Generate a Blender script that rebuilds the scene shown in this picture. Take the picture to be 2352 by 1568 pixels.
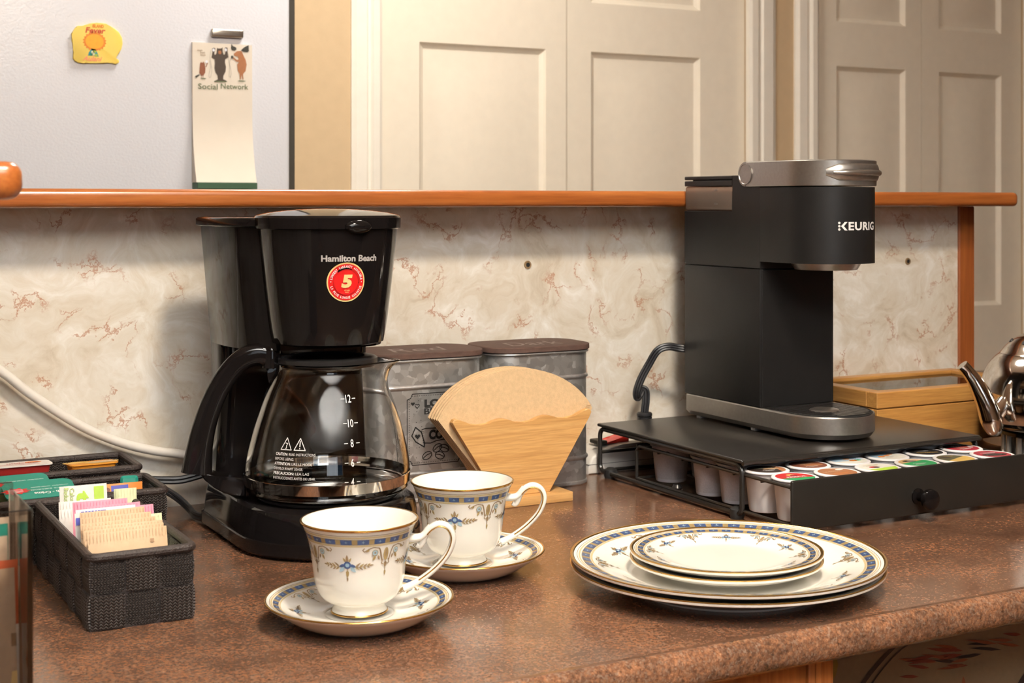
import bpy, bmesh, math, random
from math import sin, cos, pi, radians, sqrt, atan2, hypot
from mathutils import Vector, Matrix

random.seed(7)
for o in list(bpy.data.objects):
    bpy.data.objects.remove(o)
SC = bpy.context.scene
COL = SC.collection

# ------------------------------------------------------------------ camera, world, lights, exposure
THETA = radians(28.773)
CAM_H = 0.332                       # eye height above the worktop (worktop = z 0)
cd = bpy.data.cameras.new('camera')
cam = bpy.data.objects.new('camera', cd)
COL.objects.link(cam)
cam.location = (0, 0, CAM_H)
cam.rotation_euler = (pi / 2, 0, -THETA)
cd.sensor_width = 36
cd.lens = 3330 * 36 / 2352
cd.shift_x = -60 / 2352
cd.shift_y = -321 / 2352
cd.clip_start = 0.02
cd.dof.use_dof = True
cd.dof.focus_distance = 1.42
cd.dof.aperture_fstop = 15
SC.camera = cam

SC.view_settings.view_transform = 'Standard'
SC.view_settings.look = 'None'
SC.view_settings.gamma = 1
SC.view_settings.use_curve_mapping = False
SC.view_settings.exposure = 0.10
SC.cycles.use_denoising = True
SC.cycles.max_bounces = 12
SC.cycles.transmission_bounces = 12
SC.cycles.caustics_reflective = False
SC.cycles.caustics_refractive = False

wd = bpy.data.worlds.new('daylight')
SC.world = wd
wd.use_nodes = True
wn = wd.node_tree
for n in list(wn.nodes):
    wn.nodes.remove(n)
wo = wn.nodes.new('ShaderNodeOutputWorld')
wb = wn.nodes.new('ShaderNodeBackground')
sky = wn.nodes.new('ShaderNodeTexSky')
sky.sky_type = 'HOSEK_WILKIE'
sky.sun_direction = (-0.3, -0.2, 0.9)
wb.inputs['Strength'].default_value = 1.0
wn.links.new(sky.outputs[0], wb.inputs[0])
wn.links.new(wb.outputs[0], wo.inputs[0])

def area_light(name, loc, target, size, power, color, size_y=None, spread=pi):
    ld = bpy.data.lights.new(name, 'AREA')
    ld.energy = power
    ld.color = color
    ld.size = size
    if size_y:
        ld.shape = 'RECTANGLE'
        ld.size_y = size_y
    else:
        ld.shape = 'DISK'
    ld.spread = spread
    o = bpy.data.objects.new(name, ld)
    COL.objects.link(o)
    o.location = loc
    o.rotation_euler = (Vector(target) - Vector(loc)).to_track_quat('-Z', 'Y').to_euler()
    return o

WARM = (1.0, 0.86, 0.69)
COOL = (0.86, 0.93, 1.0)
# ceiling lamp over the worktop, ceiling lamp in the kitchen beyond, daylight through the window behind the viewer
area_light('ceiling_lamp_light', (0.52, 0.36, 1.44), (0.60, 1.00, 0), 0.22, 27, WARM)
area_light('kitchen_lamp_light', (1.0, 2.05, 1.44), (1.0, 2.06, 0), 0.40, 18, (1.0, 0.92, 0.82))
area_light('window_light', (-0.6, -3.05, 0.75), (0.2, 1.3, 0.25), 1.2, 10, COOL, 1.0)
# the photographer's flash, turned up so that it bounces off the ceiling
area_light('bounced_flash', (-0.10, -0.30, 0.62), (0.0, -0.75, 1.5), 0.10, 165, (1.0, 0.985, 0.965), None, radians(100))

# ------------------------------------------------------------------ helpers
def empty(name, loc=(0, 0, 0), rz=0):
    o = bpy.data.objects.new(name, None)
    COL.objects.link(o)
    o.empty_display_size = 0.02
    o.location = loc
    o.rotation_euler = (0, 0, rz)
    return o

def tag(o, label=None, cat=None, group=None, kind=None):
    if label: o['label'] = label
    if cat: o['category'] = cat
    if group: o['group'] = group
    if kind: o['kind'] = kind
    return o

def thing(name, label, cat, loc=(0, 0, 0), rz=0, group=None):
    return tag(empty(name, loc, rz), label, cat, group)

def obj(name, bm, mats, parent=None, smooth=35, loc=(0, 0, 0), rz=0, label=None):
    me = bpy.data.meshes.new(name)
    bm.to_mesh(me)
    bm.free()
    return obj_me(name, me, mats, parent, smooth, loc, rz, label)

def obj_me(name, me, mats, parent=None, smooth=35, loc=(0, 0, 0), rz=0, label=None):
    if mats is not None:
        for m in (mats if isinstance(mats, (list, tuple)) else [mats]):
            me.materials.append(m)
    if smooth:
        me.polygons.foreach_set('use_smooth', [True] * len(me.polygons))
        me.set_sharp_from_angle(angle=radians(smooth))
    o = bpy.data.objects.new(name, me)
    COL.objects.link(o)
    o.parent = parent
    o.location = loc
    o.rotation_euler = (0, 0, rz)
    if label: o['label'] = label
    return o

def copy_tree(o, parent=None):
    c = o.copy()
    COL.objects.link(c)
    c.parent = parent
    for ch in list(o.children):
        copy_tree(ch, c)
    return c

def BM():
    return bmesh.new()

def box(bm, x0, x1, y0, y1, z0, z1, b=0.0, seg=2, mi=0):
    co = [(x0, y0, z0), (x1, y0, z0), (x1, y1, z0), (x0, y1, z0), (x0, y0, z1), (x1, y0, z1), (x1, y1, z1), (x0, y1, z1)]
    v = [bm.verts.new(c) for c in co]
    fs = [bm.faces.new([v[i] for i in q]) for q in ((3, 2, 1, 0), (4, 5, 6, 7), (0, 1, 5, 4), (1, 2, 6, 5), (2, 3, 7, 6), (3, 0, 4, 7))]
    for f in fs: f.material_index = mi
    if b > 0:
        es = set(e for f in fs for e in f.edges)
        r = bmesh.ops.bevel(bm, geom=list(es), offset=b, segments=seg, profile=0.5, affect='EDGES', clamp_overlap=True)
        for f in r['faces']: f.material_index = mi
    return fs

def lathe(bm, prof, seg=64, c=(0, 0), a0=0.0, a1=2 * pi, mi=0, fn=None):
    full = abs(a1 - a0 - 2 * pi) < 1e-6
    n = seg if full else seg + 1
    rings = []
    for r, z in prof:
        if r < 1e-7:
            rings.append([bm.verts.new((c[0], c[1], z))])
        else:
            ring = []
            for i in range(n):
                a = a0 + (a1 - a0) * i / seg
                rr = fn(r, z, a) if fn else r
                ring.append(bm.verts.new((c[0] + rr * cos(a), c[1] + rr * sin(a), z)))
            rings.append(ring)
    for k in range(len(rings) - 1):
        A, B = rings[k], rings[k + 1]
        m = n if full else n - 1
        for i in range(m):
            j = (i + 1) % n
            if len(A) == 1 and len(B) == 1: continue
            if len(A) == 1: f = bm.faces.new((A[0], B[j], B[i]))
            elif len(B) == 1: f = bm.faces.new((A[i], A[j], B[0]))
            else: f = bm.faces.new((A[i], A[j], B[j], B[i]))
            f.material_index = mi
    return rings

def smooth_path(pts, n=8, closed=False):
    P = [Vector(p) for p in pts]
    out = []
    m = len(P)
    rng = range(m if closed else m - 1)
    for i in rng:
        if closed:
            p0, p1, p2, p3 = P[(i - 1) % m], P[i], P[(i + 1) % m], P[(i + 2) % m]
        else:
            p0, p1, p2, p3 = P[max(i - 1, 0)], P[i], P[i + 1], P[min(i + 2, m - 1)]
        for k in range(n):
            t = k / n
            out.append(0.5 * ((2 * p1) + (-p0 + p2) * t + (2 * p0 - 5 * p1 + 4 * p2 - p3) * t * t + (-p0 + 3 * p1 - 3 * p2 + p3) * t ** 3))
    if not closed: out.append(P[-1])
    return out

def tube(bm, pts, r, seg=10, closed=False, caps=True, mi=0, flat=1.0, up=None):
    P = [Vector(p) for p in pts]
    n = len(P)
    R = r if isinstance(r, (list, tuple)) else [r] * n
    T = []
    for i in range(n):
        a = P[(i - 1) % n] if closed else P[max(i - 1, 0)]
        b = P[(i + 1) % n] if closed else P[min(i + 1, n - 1)]
        T.append((b - a).normalized())
    U = Vector(up) if up else (Vector((0, 0, 1)) if abs(T[0].z) < 0.9 else Vector((1, 0, 0)))
    N = (U - T[0] * U.dot(T[0])).normalized()
    rings = []
    for i in range(n):
        if up: N = Vector(up) - T[i] * Vector(up).dot(T[i])
        else: N = N - T[i] * N.dot(T[i])
        N.normalize()
        B = T[i].cross(N)
        rings.append([bm.verts.new(P[i] + (N * cos(2 * pi * k / seg) + B * sin(2 * pi * k / seg) * flat) * R[i]) for k in range(seg)])
    m = n if closed else n - 1
    for i in range(m):
        A, B2 = rings[i], rings[(i + 1) % n]
        for k in range(seg):
            f = bm.faces.new((A[k], A[(k + 1) % seg], B2[(k + 1) % seg], B2[k]))
            f.material_index = mi
    if caps and not closed:
        bm.faces.new(list(reversed(rings[0]))).material_index = mi
        bm.faces.new(rings[-1]).material_index = mi
    return rings

def prism(bm, pts, fn, d0, d1, b=0.0, seg=2, mi=0):
    """polygon pts (u, v), counter-clockwise, extruded from depth d0 to d1; fn(u, v, d) gives the point"""
    A = [bm.verts.new(fn(u, v, d0)) for u, v in pts]
    B = [bm.verts.new(fn(u, v, d1)) for u, v in pts]
    n = len(pts)
    fs = [bm.faces.new(list(reversed(A))), bm.faces.new(B)]
    for i in range(n):
        j = (i + 1) % n
        fs.append(bm.faces.new((A[i], A[j], B[j], B[i])))
    for f in fs: f.material_index = mi
    if b > 0:
        es = set(fs[0].edges) | set(fs[1].edges)
        bmesh.ops.bevel(bm, geom=list(es), offset=b, segments=seg, profile=0.5, affect='EDGES', clamp_overlap=True)
    return fs

def loft(bm, secs, caps=(True, True), mi=0):
    """secs: list of closed loops (lists of points, same count)"""
    R = [[bm.verts.new(p) for p in s] for s in secs]
    n = len(R[0])
    for k in range(len(R) - 1):
        for i in range(n):
            j = (i + 1) % n
            bm.faces.new((R[k][i], R[k][j], R[k + 1][j], R[k + 1][i])).material_index = mi
    if caps[0]: bm.faces.new(list(reversed(R[0]))).material_index = mi
    if caps[1]: bm.faces.new(R[-1]).material_index = mi

def fix(bm):
    bmesh.ops.recalc_face_normals(bm, faces=bm.faces[:])
    return bm

def rrect(x0, x1, y0, y1, r, n=6):
    out = []
    for cx, cy, a in ((x1 - r, y0 + r, -pi / 2), (x1 - r, y1 - r, 0), (x0 + r, y1 - r, pi / 2), (x0 + r, y0 + r, pi)):
        for k in range(n + 1):
            t = a + pi / 2 * k / n
            out.append((cx + r * cos(t), cy + r * sin(t)))
    return out

def dshape(R, yb, rc, n=28, m=5):
    """round at the front (-y), square at the back (y = yb)"""
    out = []
    for k in range(n + 1):
        t = pi + pi * k / n
        out.append((R * cos(t), R * sin(t)))
    for cx, cy, a in ((R - rc, yb - rc, 0), (-R + rc, yb - rc, pi / 2)):
        for k in range(m + 1):
            t = a + pi / 2 * k / m
            out.append((cx + rc * cos(t), cy + rc * sin(t)))
    return out

# ------------------------------------------------------------------ materials
def M(name):
    m = bpy.data.materials.new(name)
    m.use_nodes = True
    nt = m.node_tree
    b = nt.nodes['Principled BSDF']
    return m, nt, b

def N(nt, kind, **kw):
    n = nt.nodes.new(kind)
    for k, v in kw.items():
        if k in n.inputs.keys(): n.inputs[k].default_value = v
        else: setattr(n, k, v)
    return n

def ramp(nt, stops, interp='LINEAR'):
    r = nt.nodes.new('ShaderNodeValToRGB')
    r.color_ramp.interpolation = interp
    e = r.color_ramp.elements
    while len(e) < len(stops): e.new(0.5)
    for i, (p, c) in enumerate(stops):
        e[i].position = p
        e[i].color = tuple(c) + (1,) if len(c) == 3 else c
    return r

def coords(nt, scale=(1, 1, 1), rot=(0, 0, 0), kind='Object'):
    tc = nt.nodes.new('ShaderNodeTexCoord')
    mp = nt.nodes.new('ShaderNodeMapping')
    mp.inputs['Scale'].default_value = scale
    mp.inputs['Rotation'].default_value = rot
    nt.links.new(tc.outputs[kind], mp.inputs[0])
    return mp.outputs[0]

def plain(name, col, rough=0.4, metal=0.0, spec=0.5, var=0.06, vscale=40, bump=0.0, bscale=300, coat=0.0, trans=0.0, ior=1.45, sss=0.0, sheen=0.0):
    m, nt, b = M(name)
    L = nt.links.new
    c = coords(nt)
    n = N(nt, 'ShaderNodeTexNoise', Scale=vscale, Detail=3.0)
    L(c, n.inputs['Vector'])
    lo = tuple(max(0, x * (1 - var)) for x in col)
    hi = tuple(min(1, x * (1 + var)) for x in col)
    r = ramp(nt, [(0.3, lo), (0.7, hi)])
    L(n.outputs[0], r.inputs[0])
    L(r.outputs[0], b.inputs['Base Color'])
    b.inputs['Roughness'].default_value = rough
    b.inputs['Metallic'].default_value = metal
    b.inputs['Specular IOR Level'].default_value = spec
    b.inputs['IOR'].default_value = ior
    if coat:
        b.inputs['Coat Weight'].default_value = coat
        b.inputs['Coat Roughness'].default_value = 0.05
    if trans: b.inputs['Transmission Weight'].default_value = trans
    if sss:
        b.inputs['Subsurface Weight'].default_value = sss
        b.inputs['Subsurface Radius'].default_value = (0.004, 0.003, 0.002)
        b.inputs['Subsurface Scale'].default_value = 1.0
    if sheen: b.inputs['Sheen Weight'].default_value = sheen
    if bump:
        n2 = N(nt, 'ShaderNodeTexNoise', Scale=bscale, Detail=2.0)
        L(c, n2.inputs['Vector'])
        bp = N(nt, 'ShaderNodeBump', Strength=bump, Distance=0.001)
        L(n2.outputs[0], bp.inputs['Height'])
        L(bp.outputs[0], b.inputs['Normal'])
    return m

def wood(name, c1, c2, c3, axis='x', scale=1.0, rough=0.35, coat=0.0, dens=1.0, bump=0.1):
    m, nt, b = M(name)
    L = nt.links.new
    s = {'x': (1.2, 26, 26), 'y': (26, 1.2, 26), 'z': (26, 26, 1.2)}[axis]
    c = coords(nt, tuple(v * scale for v in s))
    n1 = N(nt, 'ShaderNodeTexNoise', Scale=2.2 * dens, Detail=6.0, Roughness=0.62, Distortion=0.6)
    n2 = N(nt, 'ShaderNodeTexNoise', Scale=14 * dens, Detail=4.0, Roughness=0.6)
    L(c, n1.inputs['Vector']); L(c, n2.inputs['Vector'])
    r1 = ramp(nt, [(0.28, c1), (0.5, c2), (0.72, c3)])
    L(n1.outputs[0], r1.inputs[0])
    r2 = ramp(nt, [(0.35, (0.72, 0.66, 0.6)), (0.6, (1, 1, 1))])
    L(n2.outputs[0], r2.inputs[0])
    mx = N(nt, 'ShaderNodeMix', data_type='RGBA', blend_type='MULTIPLY')
    mx.inputs[0].default_value = 0.7
    L(r1.outputs[0], mx.inputs[6]); L(r2.outputs[0], mx.inputs[7])
    L(mx.outputs[2], b.inputs['Base Color'])
    b.inputs['Roughness'].default_value = rough
    if coat:
        b.inputs['Coat Weight'].default_value = coat
        b.inputs['Coat Roughness'].default_value = 0.12
    bp = N(nt, 'ShaderNodeBump', Strength=bump, Distance=0.0005)
    L(n2.outputs[0], bp.inputs['Height']); L(bp.outputs[0], b.inputs['Normal'])
    return m

def granite(name):
    m, nt, b = M(name)
    L = nt.links.new
    c = coords(nt)
    n0 = N(nt, 'ShaderNodeTexNoise', Scale=16, Detail=5.0, Roughness=0.7)
    n1 = N(nt, 'ShaderNodeTexNoise', Scale=270, Detail=8.0, Roughness=0.78, Distortion=0.2)
    n2 = N(nt, 'ShaderNodeTexNoise', Scale=200, Detail=5.0, Roughness=0.7)
    n3 = N(nt, 'ShaderNodeTexVoronoi', Scale=620)
    for n in (n0, n1, n2, n3): L(c, n.inputs['Vector'])
    r1 = ramp(nt, [(0.34, (0.035, 0.020, 0.014)), (0.44, (0.12, 0.060, 0.034)), (0.52, (0.225, 0.104, 0.053)), (0.60, (0.34, 0.170, 0.088)), (0.70, (0.42, 0.31, 0.22))])
    L(n1.outputs[0], r1.inputs[0])
    r2 = ramp(nt, [(0.42, (0, 0, 0)), (0.62, (1, 1, 1))])
    L(n2.outputs[0], r2.inputs[0])
    mx = N(nt, 'ShaderNodeMix', data_type='RGBA')
    L(r2.outputs[0], mx.inputs[0])
    rv = ramp(nt, [(0.0, (0.07, 0.042, 0.030)), (0.45, (0.16, 0.082, 0.048)), (0.9, (0.26, 0.195, 0.15))])
    L(n3.outputs['Color'], rv.inputs[0])
    L(r1.outputs[0], mx.inputs[6]); L(rv.outputs[0], mx.inputs[7])
    r0 = ramp(nt, [(0.32, (0.50, 0.49, 0.50)), (0.68, (1.08, 1.02, 0.97))])
    L(n0.outputs[0], r0.inputs[0])
    m2 = N(nt, 'ShaderNodeMix', data_type='RGBA', blend_type='MULTIPLY')
    m2.inputs[0].default_value = 1
    L(mx.outputs[2], m2.inputs[6]); L(r0.outputs[0], m2.inputs[7])
    L(m2.outputs[2], b.inputs['Base Color'])
    rr = ramp(nt, [(0.3, (0.13,) * 3), (0.7, (0.25,) * 3)])
    L(n1.outputs[0], rr.inputs[0]); L(rr.outputs[0], b.inputs['Roughness'])
    b.inputs['Specular IOR Level'].default_value = 0.42
    bp = N(nt, 'ShaderNodeBump', Strength=0.06, Distance=0.0003)
    L(n2.outputs[0], bp.inputs['Height']); L(bp.outputs[0], b.inputs['Normal'])
    return m

def marble(name):
    m, nt, b = M(name)
    L = nt.links.new
    c = coords(nt)
    d = N(nt, 'ShaderNodeTexNoise', Scale=7, Detail=4.0)
    L(c, d.inputs['Vector'])
    add = N(nt, 'ShaderNodeVectorMath', operation='MULTIPLY_ADD')
    L(d.outputs['Color'], add.inputs[0]); add.inputs[1].default_value = (0.16, 0.16, 0.16); L(c, add.inputs[2])
    cl = N(nt, 'ShaderNodeTexNoise', Scale=15, Detail=8.0, Roughness=0.66, Distortion=1.1)
    L(add.outputs[0], cl.inputs['Vector'])
    rc = ramp(nt, [(0.30, (0.54, 0.465, 0.36)), (0.43, (0.67, 0.61, 0.51)), (0.54, (0.74, 0.70, 0.62)), (0.70, (0.88, 0.87, 0.83))])
    L(cl.outputs[0], rc.inputs[0])
    # rust veins: edges of distorted cells, broken up by a mask
    d2 = N(nt, 'ShaderNodeTexNoise', Scale=38, Detail=5.0, Roughness=0.7)
    L(c, d2.inputs['Vector'])
    add2 = N(nt, 'ShaderNodeVectorMath', operation='MULTIPLY_ADD')
    L(d2.outputs['Color'], add2.inputs[0]); add2.inputs[1].default_value = (0.055, 0.055, 0.055); L(add.outputs[0], add2.inputs[2])
    vo = N(nt, 'ShaderNodeTexVoronoi', Scale=19, feature='DISTANCE_TO_EDGE')
    L(add2.outputs[0], vo.inputs['Vector'])
    rv = ramp(nt, [(0.0, (1, 1, 1)), (0.016, (0.65, 0.65, 0.65)), (0.036, (0, 0, 0))])
    L(vo.outputs['Distance'], rv.inputs[0])
    mk = N(nt, 'ShaderNodeTexNoise', Scale=24, Detail=2.0)
    L(c, mk.inputs['Vector'])
    rm = ramp(nt, [(0.50, (0, 0, 0)), (0.60, (0.9, 0.9, 0.9))])
    L(mk.outputs[0], rm.inputs[0])
    mu = N(nt, 'ShaderNodeMath', operation='MULTIPLY')
    L(rv.outputs[0], mu.inputs[0]); L(rm.outputs[0], mu.inputs[1])
    mx = N(nt, 'ShaderNodeMix', data_type='RGBA')
    mx.inputs[7].default_value = (0.40, 0.18, 0.09, 1)
    L(mu.outputs[0], mx.inputs[0]); L(rc.outputs[0], mx.inputs[6])
    L(mx.outputs[2], b.inputs['Base Color'])
    b.inputs['Roughness'].default_value = 0.42
    return m

def galvanised(name):
    m, nt, b = M(name)
    L = nt.links.new
    c = coords(nt)
    d = N(nt, 'ShaderNodeTexNoise', Scale=60, Detail=3.0)
    L(c, d.inputs['Vector'])
    add = N(nt, 'ShaderNodeVectorMath', operation='MULTIPLY_ADD')
    L(d.outputs['Color'], add.inputs[0]); add.inputs[1].default_value = (0.012, 0.012, 0.012); L(c, add.inputs[2])
    v = N(nt, 'ShaderNodeTexVoronoi', Scale=120)
    L(add.outputs[0], v.inputs['Vector'])
    r = ramp(nt, [(0.1, (0.46, 0.46, 0.46)), (0.6, (0.56, 0.56, 0.55)), (0.95, (0.78, 0.79, 0.79))])
    L(v.outputs['Color'], r.inputs[0])
    L(r.outputs[0], b.inputs['Base Color'])
    b.inputs['Metallic'].default_value = 0.85
    rr = ramp(nt, [(0.0, (0.36,) * 3), (1.0, (0.52,) * 3)])
    L(v.outputs['Color'], rr.inputs[0]); L(rr.outputs[0], b.inputs['Roughness'])
    return m

def woven(name, vertical, col=(0.026, 0.0175, 0.0145), pitch=255.0):
    """chevron knit in the local x-z plane of a strap"""
    m, nt, b = M(name)
    L = nt.links.new
    tc = nt.nodes.new('ShaderNodeTexCoord')
    sp = nt.nodes.new('ShaderNodeSeparateXYZ')
    L(tc.outputs['Object'], sp.inputs[0])
    a, v = ('X', 'Z') if vertical else ('Z', 'X')
    def mth(op, x, y=None):
        n = nt.nodes.new('ShaderNodeMath'); n.operation = op
        for i, q in enumerate((x, y)):
            if q is None: continue
            if isinstance(q, (int, float)): n.inputs[i].default_value = q
            else: L(q, n.inputs[i])
        return n.outputs[0]
    sx = mth('MULTIPLY', sp.outputs[a], pitch)
    fr = mth('ABSOLUTE', mth('SUBTRACT', mth('FRACT', sx), 0.5))
    yy = mth('ADD', mth('MULTIPLY', sp.outputs[v], pitch * 1.65), mth('MULTIPLY', fr, 1.5))
    h = mth('ADD', mth('MULTIPLY', mth('SINE', mth('MULTIPLY', yy, 2 * pi)), 0.5), 0.5)
    gap = mth('MULTIPLY', h, mth('POWER', mth('SUBTRACT', 1.0, mth('MULTIPLY', mth('ABSOLUTE', mth('SUBTRACT', fr, 0.25)), 2.2)), 1.0))
    r = ramp(nt, [(0.0, tuple(x * 0.3 for x in col)), (0.6, col), (1.0, tuple(x * 3.4 for x in col))])
    L(gap, r.inputs[0]); L(r.outputs[0], b.inputs['Base Color'])
    b.inputs['Roughness'].default_value = 0.5
    bp = N(nt, 'ShaderNodeBump', Strength=1.0, Distance=0.0016)
    L(gap, bp.inputs['Height']); L(bp.outputs[0], b.inputs['Normal'])
    return m

def fridge_white(name):
    m, nt, b = M(name)
    L = nt.links.new
    c = coords(nt)
    n = N(nt, 'ShaderNodeTexNoise', Scale=260, Detail=3.0, Roughness=0.6)
    L(c, n.inputs['Vector'])
    b.inputs['Base Color'].default_value = (0.74, 0.74, 0.76, 1)
    n2 = N(nt, 'ShaderNodeTexNoise', Scale=3, Detail=2.0)
    L(c, n2.inputs['Vector'])
    r = ramp(nt, [(0.3, (0.585, 0.605, 0.66)), (0.7, (0.62, 0.64, 0.695))])
    L(n2.outputs[0], r.inputs[0]); L(r.outputs[0], b.inputs['Base Color'])
    b.inputs['Roughness'].default_value = 0.3
    bp = N(nt, 'ShaderNodeBump', Strength=0.35, Distance=0.0012)
    L(n.outputs[0], bp.inputs['Height']); L(bp.outputs[0], b.inputs['Normal'])
    return m

def glass(name, col=(1, 1, 1), rough=0.0, ior=1.47):
    m, nt, b = M(name)
    L = nt.links.new
    n = N(nt, 'ShaderNodeTexNoise', Scale=18, Detail=2.0)
    r = ramp(nt, [(0.0, tuple(x * 0.99 for x in col)), (1.0, col)])
    L(n.outputs[0], r.inputs[0]); L(r.outputs[0], b.inputs['Base Color'])
    b.inputs['Transmission Weight'].default_value = 1
    b.inputs['Roughness'].default_value = rough
    b.inputs['IOR'].default_value = ior
    return m

def thin_glass(name, col, rough=0.02, ior=1.45):
    # flat clear sheets: tinted see-through plus mirror by Fresnel
    m, nt, b = M(name)
    nt.nodes.remove(b)
    L = nt.links.new
    out = [n for n in nt.nodes if n.type == 'OUTPUT_MATERIAL'][0]
    n = N(nt, 'ShaderNodeTexNoise', Scale=12, Detail=2.0)
    r = ramp(nt, [(0.3, tuple(x * .97 for x in col)), (0.7, col)])
    L(n.outputs[0], r.inputs[0])
    t = nt.nodes.new('ShaderNodeBsdfTransparent'); L(r.outputs[0], t.inputs[0])
    g = nt.nodes.new('ShaderNodeBsdfGlossy'); g.inputs['Roughness'].default_value = rough
    fr = nt.nodes.new('ShaderNodeFresnel'); fr.inputs[0].default_value = ior
    mx = nt.nodes.new('ShaderNodeMixShader')
    L(fr.outputs[0], mx.inputs[0]); L(t.outputs[0], mx.inputs[1]); L(g.outputs[0], mx.inputs[2]); L(mx.outputs[0], out.inputs[0])
    return m

MT = {}
MT['granite'] = granite('brown_granite_laminate')
MT['marble'] = marble('cream_marble_laminate')
MT['ledge'] = wood('orange_stained_wood', (0.22, 0.055, 0.011), (0.34, 0.100, 0.022), (0.43, 0.150, 0.038), 'x', 1, 0.28, 0.5)
MT['ledge_y'] = wood('orange_stained_wood_across', (0.22, 0.055, 0.011), (0.34, 0.100, 0.022), (0.43, 0.150, 0.038), 'y', 1, 0.28, 0.5)
MT['post'] = wood('orange_stained_post', (0.19, 0.05, 0.012), (0.30, 0.085, 0.02), (0.38, 0.12, 0.03), 'z', 1, 0.4, 0.2)
MT['cabinet'] = wood('orange_stained_cabinet', (0.30, 0.09, 0.02), (0.42, 0.14, 0.034), (0.50, 0.19, 0.05), 'z', 0.8, 0.4, 0.2)
MT['bamboo'] = wood('bamboo', (0.52, 0.27, 0.085), (0.66, 0.38, 0.14), (0.74, 0.46, 0.19), 'x', 1.6, 0.42, 0.1)
MT['bamboo_box'] = wood('bamboo_box', (0.44, 0.20, 0.05), (0.56, 0.28, 0.075), (0.66, 0.36, 0.11), 'x', 1.6, 0.4, 0.15)
MT['bamboo_box_y'] = wood('bamboo_box_across', (0.44, 0.20, 0.05), (0.56, 0.28, 0.075), (0.66, 0.36, 0.11), 'y', 1.6, 0.4, 0.15)
MT['door'] = plain('door_paint', (0.80, 0.735, 0.62), 0.45, var=0.02, bump=0.08, bscale=160)
MT['casing'] = plain('casing_paint', (0.82, 0.78, 0.70), 0.4, var=0.02)
MT['tan'] = plain('tan_wall_paint', (0.56, 0.42, 0.26), 0.7, var=0.03, bump=0.15, bscale=220)
MT['ceiling'] = plain('ceiling_paint', (0.84, 0.82, 0.78), 0.9, var=0.02)
MT['room'] = plain('room_wall_paint', (0.16, 0.095, 0.05), 0.8, var=0.04)
MT['floor'] = wood('floor_boards', (0.16, 0.08, 0.035), (0.24, 0.12, 0.05), (0.30, 0.16, 0.07), 'x', 0.5, 0.4)
MT['fridge'] = fridge_white('fridge_enamel')
MT['gasket'] = plain('dark_gasket', (0.035, 0.03, 0.022), 0.6)
MT['black_gloss'] = plain('glossy_black_plastic', (0.006, 0.005, 0.005), 0.07, spec=0.28, var=0.1)
MT['black_satin'] = plain('satin_black_plastic', (0.014, 0.013, 0.013), 0.28, var=0.1, bump=0.05, bscale=900)
MT['black_matte'] = plain('matte_black_plastic', (0.011, 0.0105, 0.0105), 0.38, spec=0.32, var=0.1, bump=0.12, bscale=1500)
MT['rubber'] = plain('black_rubber', (0.012, 0.012, 0.012), 0.55, var=0.1)
MT['cord'] = plain('black_cord', (0.014, 0.014, 0.016), 0.38, var=0.1)
MT['black_metal'] = plain('black_powder_coat', (0.016, 0.014, 0.012), 0.28, var=0.1, spec=0.42)
MT['silver'] = plain('brushed_silver', (0.36, 0.345, 0.325), 0.34, metal=0.9, var=0.05, vscale=300)
MT['chrome'] = plain('chrome', (0.82, 0.80, 0.77), 0.06, metal=1.0, var=0.02)
MT['steel'] = plain('polished_steel', (0.72, 0.68, 0.63), 0.09, metal=1.0, var=0.02)
MT['grey'] = plain('grey_plastic', (0.20, 0.19, 0.18), 0.4)
MT['galv'] = galvanised('galvanised_steel')
MT['galv_rim'] = plain('galvanised_rib', (0.55, 0.55, 0.56), 0.36, metal=0.85, var=0.1, vscale=200)
MT['lid_brown'] = plain('chalk_brown_wood', (0.082, 0.045, 0.034), 0.75, var=0.15, vscale=120, bump=0.2, bscale=500)
MT['chalk'] = plain('chalk', (0.24, 0.20, 0.185), 0.9, var=0.2, vscale=600)
MT['china'] = plain('bone_china', (0.86, 0.84, 0.78), 0.10, var=0.01, coat=0.3)
MT['china_in'] = plain('bone_china_cream', (0.84, 0.79, 0.66), 0.10, var=0.01, coat=0.3)
MT['gold'] = plain('gilt', (0.60, 0.35, 0.085), 0.16, metal=0.9, var=0.08)
MT['p_gold'] = plain('print_gold', (0.30, 0.215, 0.095), 0.25, var=0.1, vscale=400)
MT['p_tan'] = plain('print_tan', (0.56, 0.46, 0.26), 0.25, var=0.06, vscale=300)
MT['p_brown'] = plain('print_brown', (0.23, 0.155, 0.085), 0.25, var=0.15, vscale=400)
MT['p_blue'] = plain('print_dark_blue', (0.045, 0.075, 0.17), 0.2, var=0.2, vscale=500)
MT['p_sky'] = plain('print_light_blue', (0.33, 0.47, 0.55), 0.2, var=0.1, vscale=400)
MT['glass'] = glass('clear_glass', (0.985, 0.985, 0.975))
MT['pane'] = thin_glass('pane_glass', (0.96, 0.98, 0.96), 0.01)
MT['acrylic'] = thin_glass('clear_acrylic', (0.90, 0.86, 0.83), 0.06, 1.5)
MT['smoky'] = plain('smoky_plastic', (0.50, 0.42, 0.36), 0.25, trans=0.72, ior=1.08)
MT['white_print'] = plain('white_print', (0.80, 0.80, 0.80), 0.5)
MT['grey_print'] = plain('grey_print', (0.36, 0.34, 0.33), 0.35)
MT['black_print'] = plain('black_print', (0.012, 0.011, 0.010), 0.6)
MT['red'] = plain('red_sticker', (0.58, 0.012, 0.012), 0.3, var=0.05)
MT['dark_red'] = plain('dark_red_sticker', (0.36, 0.008, 0.010), 0.3, var=0.05)
MT['cream_gold'] = plain('cream_gold_sticker', (0.74, 0.56, 0.24), 0.35)
MT['filter'] = plain('unbleached_paper', (0.66, 0.47, 0.27), 0.85, var=0.07, vscale=260, bump=0.4, bscale=900)
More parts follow.
